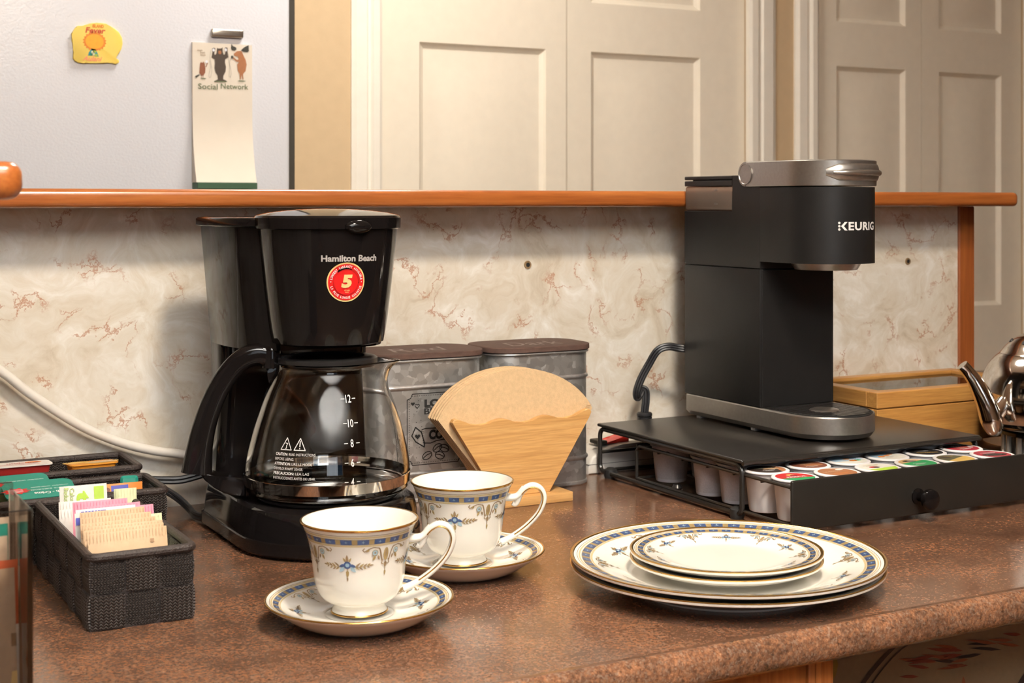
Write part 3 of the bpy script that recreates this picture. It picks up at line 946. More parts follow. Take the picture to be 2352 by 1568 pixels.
loft(b, [tank(tank_w(z), z) for z in (.188, .198, .225, .25, .28, .307)])
obj('water_tank', fix(b), MT['black_gloss'], cm, 50)
b = BM()
def basketR(z):
    t = (z - .196) / .110
    return .0545 + .0135 * max(0, t) ** .8
loft(b, [[(r * cos(a) * 1.0, r * sin(a), z) for a in (2 * pi * k / 64 for k in range(64))] for r, z in [(.050, .1945)] + [(basketR(.196 + .110 * k / 10), .196 + .110 * k / 10) for k in range(11)]])
obj('brew_basket', fix(b), MT['black_gloss'], cm)
b = BM(); loft(b, [tank(.0910, z, g) for z, g in ((.3072, .0022), (.3085, .0040), (.3145, .0040), (.3162, .0024), (.3168, -.002))])
obj('tank_lid', fix(b), MT['black_gloss'], cm, 50)
b = BM()
lathe(b, [(.0685, .3055), (.0712, .3065), (.0716, .3165), (.0700, .3188), (.060, .3212), (.045, .3232), (.025, .3248), (0, .3254)], 64)
fl = obj('basket_lid', fix(b), MT['black_gloss'], cm)
b = BM(); bmesh.ops.create_uvsphere(b, u_segments=20, v_segments=12, radius=1)
bmesh.ops.scale(b, verts=b.verts, vec=(.0135, .0055, .0065)); bmesh.ops.translate(b, verts=b.verts, vec=(.004, -.0705, .3085))
obj('lid_tab', b, MT['black_gloss'], fl)
b = BM()
zs = [.218 + .0075 * k for k in range(10)]
R_ = []
for z in zs:
    o_ = tank(tank_w(z), z, .0005)
    R_.append([b.verts.new(o_[k]) for k in (8, 9, 10, 11)])
for A, B in zip(R_[:-1], R_[1:]):
    for k in range(3): b.faces.new((A[k], A[k + 1], B[k + 1], B[k]))
lw = obj('level_window', fix(b), MT['grey'], cm, 60)
b = BM()
for k in range(5):
    z = .226 + .0135 * k; q = tank(tank_w(z), z, .0009)[9]
    box(b, q[0] - .0006, q[0] + .0006, q[1] - .0006, q[1] + .0006, z - .0006, z + .0006)
obj('level_marks', b, MT['black_print'], lw)
def on_basket(a0, z0):
    def f(u, v, l):
        z = z0 + v
        r = basketR(z) + .0005 + .00022 * l
        a = a0 + u / basketR(z0)
        return (r * sin(a), -r * cos(a), z)
    return f
p = Print(); p.text('Hamilton Beach', 0, 0, 'grey_print', .0565, .0062, bold=.035); p.build('lettering', on_basket(radians(-1), .2788), cm)
p = Print()
p.ell(0, 0, .0186, .0186, 'cream_gold', n=40, lay=0); p.ell(0, 0, .0172, .0172, 'red', n=40, lay=1); p.ell(0, 0, .0122, .0122, 'dark_red', n=36, lay=2); p.ell(-.0004, -.0003, .0116, .0116, 'red', n=36, lay=3)
p.text('5', .0002, .0008, 'cream_gold', .0105, .0125, 4, bold=.06, shear=.12)
p.text('YEARS', .0006, -.0078, 'cream_gold', .0056, .0013, 4); p.text('ANS', .0006, -.0095, 'cream_gold', .0034, .0011, 4)
def ring_text(p, s, r, a_start, a_end, h, flip=False):
    n = len(s)
    for i, ch in enumerate(s):
        if ch == ' ': continue
        a = a_start + (a_end - a_start) * (i + .5) / n
        cw = abs(a_end - a_start) * r / n * (.82 if ch not in 'I' else .3)
        cx, cy = r * sin(a), r * cos(a)
        if flip: fn = lambda x, y, a=a, cx=cx, cy=cy: (cx - x * cos(a) + y * -sin(a) * 1, cy + x * sin(a) - y * cos(a))
        else: fn = lambda x, y, a=a, cx=cx, cy=cy: (cx + x * cos(a) + y * sin(a), cy - x * sin(a) + y * cos(a))
        p.text(ch, 0, 0, 'white_print', cw, h, 4, fn=fn, bold=.03)
ring_text(p, 'LONGEST WARRANTY AVAILABLE', .0147, radians(-80), radians(82), .0023)
ring_text(p, 'LA PLUS LONGUE GARANTIE', .0147, radians(255), radians(105), .0023, True)
for a in (-88, 90): p.ell(.0147 * sin(radians(a)), .0147 * cos(radians(a)), .0005, .0005, 'white_print', lay=4)
st = p.build('sticker', on_basket(radians(-4.5), .2564), cm, 'red round five-year warranty sticker')
# twin cord: from the base, over the worktop, up behind the baskets and back along the wall
b = BM()
path = [(.424, 1.462, .0035), (.418, 1.478, .0035), (.4135, 1.497, .0035), (.4145, 1.518, .005), (.407, 1.538, .014), (.395, 1.55, .022), (.375, 1.556, .028), (.368, 1.560, .0315), (.378, 1.560, .0325), (.397, 1.553, .0315), (.414, 1.548, .0315), (.436, 1.545, .036), (.455, 1.54, .041), (.48, 1.53, .045)]
for dz in (-.0016, .0022):
    sp = [(x - CX, y - CY, z + dz + .002) for x, y, z in smooth_path(path, 6)]
    tube(b, sp, .0026, 8)
obj('power_cord', fix(b), MT['cord'], cm)

# ------------------------------------------------------------------ carafe
ca = thing('carafe', 'clear glass coffee carafe with black handle on the warming plate', 'carafe', (CX, CY, .047), radians(-21))
go = [(.064, .0002), (.070, .0016), (.0755, .0042), (.0782, .0068), (.0770, .0098), (.0756, .0114), (.0768, .0128), (.0783, .0150), (.0792, .0190), (.0800, .0228), (.0802, .0262), (.0796, .032), (.0780, .042), (.0752, .054), (.0716, .068), (.0676, .0805), (.0634, .0930), (.0592, .1032), (.0550, .1115), (.0516, .1180), (.0500, .1225), (.0506, .1262), (.0516, .1282)]
def spout(r, z, a):
    d = math.atan2(sin(a - .06), cos(a - .06))
    k = max(0, (z - .104) / .0245)
    return r + .0200 * k ** 1.4 * math.exp(-(d / .34) ** 2)
gi = [(r - .0024, z) for r, z in go[1:]]
b = BM()
ro = lathe(b, [(0, .0)] + go, 96, fn=spout)
ri = lathe(b, [(0, .0030)] + [(.060, .0026)] + [(r, max(z, .0030)) for r, z in gi], 96, fn=spout)
A, B = ro[-1], ri[-1]
mid = []
for i in range(96):
    pth = (A[i].co + B[i].co) / 2 + Vector((0, 0, .0011)); mid.append(b.verts.new(pth))
for i in range(96):
    j = (i + 1) % 96
    b.faces.new((A[i], A[j], mid[j], mid[i])); b.faces.new((mid[i], mid[j], B[j], B[i]))
obj('glass_jug', fix(b), MT['glass'], ca, 60)
b = BM(); lathe(b, [(.0790, .0118), (.0801, .0121), (.0811, .0217), (.0803, .0221)], 80); obj('steel_band', fix(b), MT['chrome'], ca)
b = BM(); lathe(b, [(0, .1258), (.047, .1258), (.0485, .1275), (.0487, .1325), (.0468, .1338), (.036, .1345), (.034, .1325), (0, .132)], 64)
ld = obj('lid', fix(b), MT['black_satin'], ca)
# handle grip: lofted along its centre line, local -x
hc = [(-.048, .1285, .020, .020), (-.064, .1365, .021, .022), (-.081, .1325, .021, .024), (-.0965, .117, .0205, .025), (-.1085, .0955, .0205, .026), (-.117, .072, .0215, .027), (-.1225, .048, .024, .028), (-.1255, .0235, .029, .029)]
pth = smooth_path([(x, 0, z) for x, z, t, w in hc], 5)
th = [t for *_, t, w in hc]; wd_ = [w for *_, w in hc]
b = BM(); secs = []
for i, q in enumerate(pth):
    f = i / 5; k = min(int(f), len(hc) - 2); f -= k
    t = th[k] * (1 - f) + th[k + 1] * f; w = wd_[k] * (1 - f) + wd_[k + 1] * f
    a = pth[max(i - 1, 0)]; c = pth[min(i + 1, len(pth) - 1)]
    tg = (c - a).normalized(); nm = Vector((-tg.z, 0, tg.x))
    secs.append([q + nm * v + Vector((0, u, 0)) for u, v in rrect(-w / 2, w / 2, -t / 2, t / 2, min(t, w) * .32, 4)])
loft(b, secs)
hd = obj('handle', fix(b), MT['black_gloss'], ca, 50)
b = BM()
# lower arm joining the grip to the jug band
lo = [(-.122, .024), (-.1165, .017), (-.108, .010), (-.098, .004), (-.079, .0005), (-.079, .0195), (-.100, .0195), (-.106, .021), (-.1125, .0235)]
prism(b, [(u, v) for u, v in lo], lambda u, v, d: (u, d, v), -.0125, .0125, .0012, 2)
obj('lower_bracket', fix(b), MT['black_gloss'], ca)
b = BM()
box(b, -.079, -.074, -.010, .010, .0, .021, .001, 1)
obj('band_clasp', b, MT['black_gloss'], ca)
b = BM()
prism(b, [(-.047, .113), (-.0555, .1035), (-.056, .112), (-.060, .128), (-.047, .131)], lambda u, v, d: (u, d, v), -.009, .009, .001, 2)
obj('handle_collar', fix(b), MT['black_gloss'], ca)
b = BM(); lathe(b, [(0, .1485), (.004, .1478), (.0072, .145), (.0085, .140), (.0088, .132), (.0092, .124), (0, .124)], 24, (-.0535, -.004)); obj('lid_lever', fix(b), MT['black_gloss'], ld)
b = BM(); prism(b, [(-.044, -.014), (-.027, -.010), (-.044, -.002)], lambda u, v, d: (u, v, d), .1335, .1372, .0006, 1); obj('lid_arrow', fix(b), MT['black_gloss'], ld)
def gr(z):
    for (r0, z0), (r1, z1) in zip(go[:-1], go[1:]):
        if z0 <= z <= z1: return r0 + (r1 - r0) * (z - z0) / (z1 - z0)
    return .08
# camera direction in the carafe's frame is about local -y
AC = atan2(-CY, -CX) - radians(-21)
def on_jug(a0, z0):
    r0 = gr(z0)
    def f(u, v, l):
        z = z0 + v; r = gr(z) + .00035
        a = AC + a0 + u / r0
        return (r * cos(a), r * sin(a), z)
    return f
for s, z, dx in (('12', .0995, .0190), ('10', .0775, .0212), ('8', .0595, .0225), ('6', .0420, .0230), ('4', .0245, .0230)):
    p = Print(); p.text(s, 0, 0, 'white_print', .0052 if len(s) == 2 else .0028, .0072, bold=.01)
    o = .0044 if len(s) == 2 else .0048
    for sg in (-1, 1): p.line([(sg * (o - .0006), 0), (sg * (o + .0026), .0)], .0007, 'white_print')
    p.build('cup_mark', on_jug(math.asin(dx / gr(z)), z), ca)
p = Print()
lines = [('CAUTION:', ' READ INSTRUCTIONS', .0415), ('BEFORE USING.', '', .0205), ('ATTENTION:', ' LIRE LE MODE', .0385), ("D'EMPLOI AVANT USAGE.", '', .0300), ('PRECAUCION:', ' LEA LAS', .0360), ('INSTRUCCIONES ANTES DE USAR.', '', .0420)]
for i, (bt, tt, w) in enumerate(lines):
    y = .0125 - i * .0043
    if tt:
        wb2 = w * len(bt) / (len(bt) + len(tt) * .92)
        p.text(bt, -.021 + wb2 / 2, y, 'white_print', wb2, .0026, bold=.03)
        p.text(tt.strip(), -.021 + wb2 + .0012 + (w - wb2 - .0012) / 2, y, 'white_print', w - wb2 - .0012, .0023)
    else: p.text(bt, -.021 + w / 2, y, 'white_print', w, .0024)
for cx in (-.010, .0045):
    tri = [(cx - .0058, .0165), (cx + .0058, .0165), (cx, .0272)]
    p.line(tri + tri[:1] , .0008, 'white_print')
    if cx > 0:
        p.line([(cx, .0245), (cx, .0198)], .0011, 'white_print'); p.ell(cx, .0181, .0006, .0006, 'white_print')
    else: p.line([(cx - .0012, .0225), (cx + .0012, .0222), (cx, .020), (cx + .0003, .0178), (cx - .0012, .0178)], .0007, 'white_print')
p.build('caution_text', on_jug(math.asin(-.0312 / .079), .0375), ca)

# ================================================================== SINGLE-CUP BREWER
KX, KY, KZ = 1.090, 1.299, .064
kb = thing('pod_brewer', 'slim matte black pod brewer with silver lid on the pod drawer', 'coffee maker', (KX, KY, KZ))
HW, KB = .055, .2050
b = BM(); loft(b, [dsec(HW - .004, KB - .003, .006, .003), dsec(HW, KB, .006, .0085), dsec(HW, KB, .006, .0270), dsec(HW - .0008, KB, .006, .0283), dsec(HW - .0012, KB, .006, .0285)])
obj('base', fix(b), MT['silver'], kb, 30)
for x, y in ((-.045, .18), (.045, .18), (-.045, .07), (.045, .07), (0, -.03)):
    b = BM(); box(b, x - .006, x + .006, y - .004, y + .004, 0, .004); obj('foot', b, MT['grey'], kb)
b = BM(); box(b, -HW, HW, .0515, KB, .0287, .1895, .0012, 2); obj('column', b, MT['black_matte'], kb)
b = BM(); box(b, -HW + .003, HW - .003, .0502, .052, .0290, .1885, .0006, 1); obj('column_front', b, MT['black_matte'], kb)
b = BM()
loft(b, [dsec(HW - .0001, .0520, .0003, .1985), dsec(HW - .0001, .0520, .0003, .2845)])
prism(b, [(.0515, .1902), (KB, .1902), (KB, .2563), (.1048, .2563), (.1048, .2992), (.0515, .2992)], lambda u, v, d: (d, u, v), -HW, HW, .0006, 1)
hd = obj('brew_head', fix(b), MT['black_matte'], kb, 30)
b = BM(); box(b, -HW + .0005, HW - .0005, .1055, KB, .2566, .2868, .003, 3); rv = obj('reservoir', b, MT['smoky'], kb)
b = BM(); box(b, -HW, HW, .1052, KB, .2870, .2935, .0008, 1); obj('reservoir_rim', b, MT['black_matte'], rv)
b = BM(); box(b, -HW, HW, .1052, KB, .2948, .2992, .0008, 1); box(b, -HW + .006, HW - .006, .106, KB - .01, .293, .295); obj('reservoir_lid', b, MT['black_matte'], rv)
p = Print(); p.text('MAX', 0, .0105, 'grey', .0075, .0028); p.text('MIN', 0, -.006, 'grey', .0075, .0028)
p.build('level_text', lambda u, v, l: (-HW + .0002, .150 - .012 - u, .2715 + v), rv)
b = BM()
loft(b, [dsec(HW + .0012, .078, .003, .2857), dsec(HW + .0018, .078, .003, .2865), dsec(HW + .0018, .078, .003, .3138), dsec(HW + .0006, .078, .003, .3146), dsec(HW - .004, .074, .003, .3150)])
r = .01455
pts = [(.0765 + r * cos(a), .3002 + r * sin(a)) for a in (-pi / 2 + pi * k / 20 for k in range(21))]
prism(b, pts, lambda u, v, d: (d, u, v), -HW - .0018, HW + .0018, .0005, 1)
sl = obj('silver_lid', fix(b), MT['silver'], kb, 30)
for s in (-1, 1):
    b = BM(); lathe(b, [(0, 0), (.0112, 0), (.0116, -.0006), (.0121, -.0006), (.0121, .0004), (0, .0004)][::-1], 32)
    bmesh.ops.rotate(b, verts=b.verts, matrix=Matrix.Rotation(-s * pi / 2, 3, 'Y'))
    bmesh.ops.translate(b, verts=b.verts, vec=(s * (HW + .0023), .0765, .3002))
    obj('hinge_cap', fix(b), MT['silver'], sl)
b = BM()
def arc(r, z, a0, a1, n=24): return [(r * sin(a0 + (a1 - a0) * k / n), -r * cos(a0 + (a1 - a0) * k / n), z) for k in range(n + 1)]
ap = arc(HW + .0012, .3010, radians(-40), radians(74))
tube(b, ap, [.0098 * min(1, .45 + .55 * min(i, 24 - i) / 3.0) for i in range(25)], 16, flat=.36, up=(0, 0, 1))
ap = arc(HW + .0042, .3005, radians(-32), radians(74))
tube(b, ap, [.0034 * min(1, .45 + .55 * min(i, 24 - i) / 3.0) for i in range(25)], 12)
obj('lid_handle', fix(b), MT['silver'], sl, 70)
b = BM(); lathe(b, [(.020, .1935), (.0345, .1905), (.0355, .1905), (.0395, .1975), (.040, .1990), (.015, .1990)], 48); obj('outlet_ring', fix(b), MT['silver'], kb)
p = Print()
p.text('EURIG', .0058, 0, 'white_print', .0440, .0094, bold=.03, spacing=1.08)
kx = -.0270
for v in (-.0036, 0, .0036): p.ell(kx, v, .0014, .0014, 'white_print', n=12)
p.poly([(kx + .0020, .0), (kx + .0062, -.0047), (kx + .0095, -.0047), (kx + .0052, 0), (kx + .0095, .0047), (kx + .0062, .0047)], 'white_print')
p.build('lettering', lambda u, v, l: ((HW + .0003) * sin(u / HW + .06), -(HW + .0003) * cos(u / HW + .06), .2408 + v), hd)
# drip tray: dark recess, slotted grate, silver cup disc
b = BM()
loft(b, [[(x * .93, y, z) for x, y in dshape(HW, .0495, .003)] for z in (.0280, .0288)])
obj('drip_tray', fix(b), MT['rubber'], kb)
b = BM()
for k in range(13):
    y = -.044 + k * .0068
    h = sqrt(max(0, .0485 ** 2 - y * y)) if y < 0 else .0485
    box(b, -h, h, y - .0021, y + .0021, .0286, .0296, .0003, 1)
tag(obj('grate_bars', b, MT['black_satin'], kb), kind='stuff')
b = BM(); tube(b, [(.0505 * cos(a), .0505 * sin(a), .0292) for a in (pi + pi * k / 40 for k in range(41))], .0007, 6); obj('grate_rim', fix(b), MT['black_print'], kb)
b = BM(); lathe(b, [(0, .0316), (.013, .0316), (.0160, .0308), (.0172, .0296), (.0172, .0285), (0, .0285)], 32, (-.004, -.002)); obj('cup_disc', fix(b), MT['silver'], kb)
# cord
kp = smooth_path([(1.055, 1.502, .146), (1.036, 1.514, .1475), (1.020, 1.518, .1500), (1.0073, 1.523, .1450), (.998, 1.5285, .1280), (.9885, 1.532, .1096), (.9830, 1.533, .0945), (.9845, 1.534, .0865), (.9900, 1.537, .0895), (.9955, 1.540, .0955), (.9992, 1.538, .0925), (.9985, 1.5365, .0800), (.9965, 1.536, .0660), (.996, 1.5355, .040)], 7)
b = BM()
for k in (-1, 0, 1):
    sp = []
    for i, q in enumerate(kp):
        tg = (kp[min(i + 1, len(kp) - 1)] - kp[max(i - 1, 0)]).normalized()
        side = tg.cross(Vector((.48, .876, 0)))
        side = (side * .9 + Vector((.25, -.1, 0))).normalized()
        sp.append(q + side * .0030 * k - Vector((KX, KY, KZ)))
    tube(b, sp, .0021, 8)
pc = obj('power_cord', fix(b), MT['cord'], kb)
b = BM(); lathe(b, [(0, .067), (.0085, .067), (.0098, .0655), (.0098, .0630), (.008, .0622), (.0095, .0615), (.0095, .036), (0, .036)], 24, (.996 - KX, 1.5355 - KY))
bmesh.ops.translate(b, verts=b.verts, vec=(0, 0, -KZ)); obj('plug', fix(b), MT['cord'], pc)

# ================================================================== POD DRAWER
FX0, FX1, FYF, FYB = .911, 1.247, 1.2205, 1.5055
pd = thing('pod_organizer', 'low black metal pod drawer, half open, under the slim pod brewer', 'organizer', (FX0, FYF, 0))
def W(x, y, z): return (x - FX0, y - FYF, z)
b = BM(); box(b, -.002, FX1 - FX0 + .002, -.004, FYB - FYF + .002, .0595, .0635, .0018, 3); obj('top_panel', b, MT['black_metal'], pd)
b = BM(); tube(b, [(-.001, -.0042, .0600), (FX1 - FX0 + .001, -.0042, .0600)], .0024, 10); obj('front_lip', fix(b), MT['black_metal'], pd)
def rloop(x, y0, y1, z0, z1, r, n=5):
    return [(x, u, v) for u, v in rrect(y0, y1, z0, z1, r, n)]
for s, x in ((0, .0015), (1, FX1 - FX0 - .0015)):
    b = BM(); tube(b, rloop(x, .0, FYB - FYF, .0058, .0572, .009), .0028, 8, True); obj('side_frame', fix(b), MT['black_metal'], pd)
for z in (.0290, .0062):
    b = BM(); tube(b, [(.0015, FYB - FYF - .003, z), (FX1 - FX0 - .0015, FYB - FYF - .003, z)], .0022, 8); obj('back_rail', fix(b), MT['black_metal'], pd)
for x in (.08, .25):
    b = BM(); tube(b, [(x, .035, .0062), (x, FYB - FYF - .003, .0062)], .0020, 8); obj('runner', fix(b), MT['black_metal'], pd)
b = BM(); tube(b, [(.0015, .035, .0050), (FX1 - FX0 - .0015, .035, .0050)], .0018, 8); obj('front_rail', fix(b), MT['black_metal'], pd)
for x, y in ((.004, .012), (.004, .265), (FX1 - FX0 - .004, .012), (FX1 - FX0 - .004, .265)):
    b = BM(); lathe(b, [(0, 0), (.0070, 0), (.0082, .004), (.0075, .010), (.004, .0125), (0, .013)], 16, (x, y)); obj('rubber_foot', fix(b), MT['rubber'], pd)
dr = obj('drawer', (lambda bm: (box(bm, -.0005, .3385, 1.136 - FYF, 1.140 - FYF, .0050, .0555, .0018, 3), bm)[1])(BM()), MT['black_metal'], pd)
b = BM()
lathe(b, [(0, 0), (.0085, 0), (.0085, .0015), (.0048, .003), (.0045, .010), (.0060, .0125), (.0098, .0145), (.0108, .018), (.0100, .0215), (.006, .0235), (0, .024)], 32)
bmesh.ops.rotate(b, verts=b.verts, matrix=Matrix.Rotation(pi / 2, 3, 'X'))
bmesh.ops.translate(b, verts=b.verts, vec=(.165, 1.136 - FYF, .0245)); obj('knob', fix(b), MT['black_gloss'], dr)
DYB = 1.4265 - FYF
for x in (.0035, .3345):
    b = BM(); pts = [(x, 1.139 - FYF, .0478), (x, DYB - .006, .0478), (x, DYB, .042), (x, DYB, .0105), (x, DYB - .006, .0095)] + [(x, 1.139 - FYF, .0095)]
    tube(b, pts, .0020, 8); obj('drawer_rail', fix(b), MT['black_metal'], dr)
b = BM()
for z in (.0478, .0098): tube(b, [(.0035, DYB, z), (.3345, DYB, z)], .0020, 8)
obj('drawer_back', fix(b), MT['black_metal'], dr)
PXS = [FX0 + .0285 + .0553 * i for i in range(6)]
PYS = [1.1675, 1.2150, 1.2630, 1.3110, 1.3560, 1.3980]
b = BM()
for i in range(7):
    y = 1.1435 + .0478 * i - FYF
    if y < DYB: tube(b, [(.0035, y, .0452), (.3345, y, .0452)], .0012, 6)
obj('pod_wires', fix(b), MT['black_metal'], dr)
b = BM(); lathe(b, [(0, .006), (.004, .007), (.0062, .0105), (.004, .014), (0, .015)], 16, (.012, .135)); obj('stop_ball', fix(b), MT['black_satin'], dr)

# ------------------------------------------------------------------ pods
def pod_mesh(frost):
    b = BM()
    lathe(b, [(0, 0), (.0165, 0), (.0175, .0006), (.0182, .0040)], 32, mi=1)
    lathe(b, [(.0182, .0040), (.0212, .0355), (.0222, .0365), (.0226, .0395), (.0226, .0408)], 32, mi=0)
    bmesh.ops.remove_doubles(b, verts=b.verts, dist=1e-6)
    me = bpy.data.meshes.new('pod_body'); fix(b).to_mesh(me); b.free()
    for m in ((MT['pod_frost'], MT['pod_foot']) if frost else (MT['pod_white'], MT['pod_white'])): me.materials.append(m)
    me.polygons.foreach_set('use_smooth', [True] * len(me.polygons)); me.set_sharp_from_angle(angle=radians(40))
    return me
def rim_mesh():
    b = BM(); lathe(b, [(.0222, .0402), (.0240, .0404), (.0245, .0412), (.0243, .0422), (.0232, .0428), (.0205, .0429), (.0198, .0424)], 40)
    me = bpy.data.meshes.new('lid_rim'); fix(b).to_mesh(me); b.free()
    me.polygons.foreach_set('use_smooth', [True] * len(me.polygons))
    return me
PB, PF, RIM = pod_mesh(False), pod_mesh(True), rim_mesh()
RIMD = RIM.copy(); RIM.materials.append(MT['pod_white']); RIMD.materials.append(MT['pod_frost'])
def foil(parent, base, marks):
    p = Print(); p.ell(0, 0, .0208, .0208, base, n=36)
    for f in marks: f(p)
    p.build('foil_lid', lambda u, v, l: (u, v, .0427 + .00006 * l), parent)
def band(m, a0, a1, lay=1):
    def f(p):
        pts = [(.0207 * cos(radians(a0 + (a1 - a0) * k / 16)), .0207 * sin(radians(a0 + (a1 - a0) * k / 16))) for k in range(17)]
        p.poly(pts, m, lay)
    return f
def words(s, cx, cy, w, h, m, flip=False):
    return lambda p: p.text(s, cx, cy, m, w, h, 3, fn=(lambda x, y: (cx - x, cy - y)) if flip else None, bold=.02)
def blob(cx, cy, rx, ry, m, lay=2): return lambda p: p.ell(cx, cy, rx, ry, m, 0, 10, lay)
def lns(m, y0, n, w=.020): return lambda p: [p.line([(-w / 2 + .002 * (k % 2), y0 - k * .0028), (w / 2 - .003 * (k % 3), y0 - k * .0028)], .0009, m, 2) for k in range(n)]
FOILS = {
 (0, 0): ('red and green foil lid, in front row beside the drawer side', 'f_red', [band('f_green', 195, 345), blob(.0, .009, .005, .004, 'f_gold'), blob(.002, .006, .004, .003, 'f_maroon', 3), words('RESERVE', .001, -.001, .022, .0045, 'white_print')]),
 (0, 1): ('milk-chocolate brown foil lid with a white cup, in front row', 'moose', [words('hot chocolate', -.004, .004, .022, .0042, 'packet_brown'), blob(.010, .009, .005, .003, 'f_white'), lns('packet_orange', -.006, 2)]),
 (0, 2): ('cream foil lid with a green and red leaf picture, in front row', 'f_white', [band('packet_lime', 200, 350), blob(-.004, .002, .006, .004, 'f_red'), blob(-.002, .0, .004, .003, 'f_dark', 3), lns('f_tan', .012, 2)]),
 (0, 3): ('tan and bright green foil lid, in front row', 'f_tan', [band('f_green', 185, 400), blob(-.004, .010, .008, .005, 'f_dark'), blob(-.002, .010, .005, .003, 'grey_print', 3), lns('white_print', -.004, 3, .016)]),
 (0, 4): ('dark olive and golden landscape foil lid, in front row', 'f_olive', [band('f_gold', 215, 390), blob(-.008, .008, .007, .004, 'f_dark'), lns('f_tan', .013, 2, .012)]),
 (0, 5): ('crimson foil lid, at far end of front row', 'f_maroon', [blob(0, -.004, .016, .007, 'f_dark'), lns('white_print', .008, 2), lns('white_print', -.004, 2)]),
 (1, 0): ('black and copper foil lid, second row, beside the drawer side', 'f_dark', [band('f_copper', -60, 50), lns('packet_pale', .006, 2), blob(.006, .001, .010, .0035, 'packet_brown'), lns('white_print', -.006, 2, .014)]),
 (1, 1): ('dark brown foil lid with copper lettering, second row', 'f_brown', [blob(.004, -.004, .012, .006, 'f_copper'), lns('packet_brown', .006, 3), lns('white_print', -.008, 2, .016)]),
 (1, 2): ('pale blue foil lid with orange flowers and green leaf', 'f_blue', [band('f_white', 200, 360), blob(.001, .006, .004, .0035, 'orange'), blob(.004, -.004, .005, .0035, 'orange'), blob(.010, -.003, .004, .003, 'f_green'), lns('white_print', .0, 2)]),
 (1, 3): ('pale blue and cream foil lid with three red flowers, second row', 'f_blue', [band('f_white', 210, 400), blob(-.009, -.003, .0045, .0035, 'orange'), blob(.0, .001, .004, .003, 'orange'), blob(.008, .007, .004, .003, 'orange'), lns('grey_print', -.004, 3, .014)]),
 (1, 4): ('black foil lid with gold script, second row', 'f_black', [words('Tim Hortons', .0, -.006, .026, .005, 'f_gold'), lns('white_print', .006, 2, .018)]),
 (1, 5): ('crimson and black foil lid, at the far end of the second row', 'f_black', [band('f_maroon', 170, 370), words('BOLD', .002, .009, .014, .0045, 'white_print'), lns('packet_brown', .0, 2), lns('white_print', -.007, 2, .018), blob(.013, -.002, .003, .004, 'f_white')]),
}
DARKF = ['f_dark', 'f_brown', 'f_black', 'f_maroon', 'f_olive', 'f_dark']
WHERE = ['beside the drawer side', 'second from the drawer side', 'third from the drawer side', 'fourth from the drawer side', 'fifth from the drawer side', 'at the far end']
ROWN = ['front row', 'second row', 'third row', 'fourth row', 'fifth row', 'rearmost row']
for r in range(6):
    for c in range(6):
        if r == 4 and c == 0: continue
        if r == 4 and c > 2: continue
        if r == 5 and c > 2: continue
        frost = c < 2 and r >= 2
        if (r, c) in FOILS: txt_, base, marks = FOILS[(r, c)]; lab = 'white coffee pod, ' + txt_
        else:
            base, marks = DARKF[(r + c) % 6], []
            lab = ('frosted' if frost else 'white') + ' coffee pod under the drawer top, ' + ROWN[r] + ', ' + WHERE[c]
        x, y = PXS[c], PYS[r]
        if r == 5 and c == 0: x += .004
        t = thing('coffee_pod', lab, 'coffee pod', (x, y, .0095), random.uniform(-.25, .05), 'coffee pods in the drawer')
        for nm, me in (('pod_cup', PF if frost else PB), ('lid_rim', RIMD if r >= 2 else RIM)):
            o = bpy.data.objects.new(nm, me); COL.objects.link(o); o.parent = t
        foil(t, base, marks)

# ------------------------------------------------------------------ power strip and white cable
ps = thing('power_strip', 'white power strip with red rocker switch behind the pod drawer', 'power strip', (.902, 1.515, 0))
b = BM(); prism(b, [(0, .0), (.26, .0), (.26, .034), (.075, .034), (.05, .0335), (.025, .030), (.006, .0215), (0, .012)], lambda u, v, d: (u, d, v), .0, .048, .003, 3)
obj('strip_case', fix(b), MT['strip_white'], ps)
b = BM(); box(b, -.0003, .26, -.0004, .0485, .0118, .0124); obj('case_seam', b, MT['grey'], ps)
b = BM(); prism(b, [(.034, .033), (.066, .033), (.066, .0385), (.060, .0415), (.046, .0365), (.034, .0355)], lambda u, v, d: (u, d, v), .012, .034, .001, 1); obj('rocker_switch', fix(b), MT['red_switch'], ps)
b = BM(); box(b, .022, .0338, .011, .035, .0325, .0375, .001, 1); obj('switch_bezel', b, MT['gasket'], ps)
b = BM()
tube(b, smooth_path([(.050, 1.562, .3000), (.10, 1.562, .262), (.16, 1.562, .214), (.2306, 1.562, .1600), (.2561, 1.562, .1377), (.282, 1.562, .1176), (.3171, 1.562, .0937), (.3531, 1.562, .0762), (.3853, 1.561, .0657), (.4181, 1.560, .0588), (.4565, 1.558, .050), (.50, 1.552, .034), (.53, 1.545, .014), (.555, 1.535, .0052), (.580, 1.525, .0052)], 8), .0049, 12)
o = obj('white_cable', fix(b), MT['white_cable'], None)
tag(o, 'thick white cable sagging along the marble wall behind the baskets', 'cable')
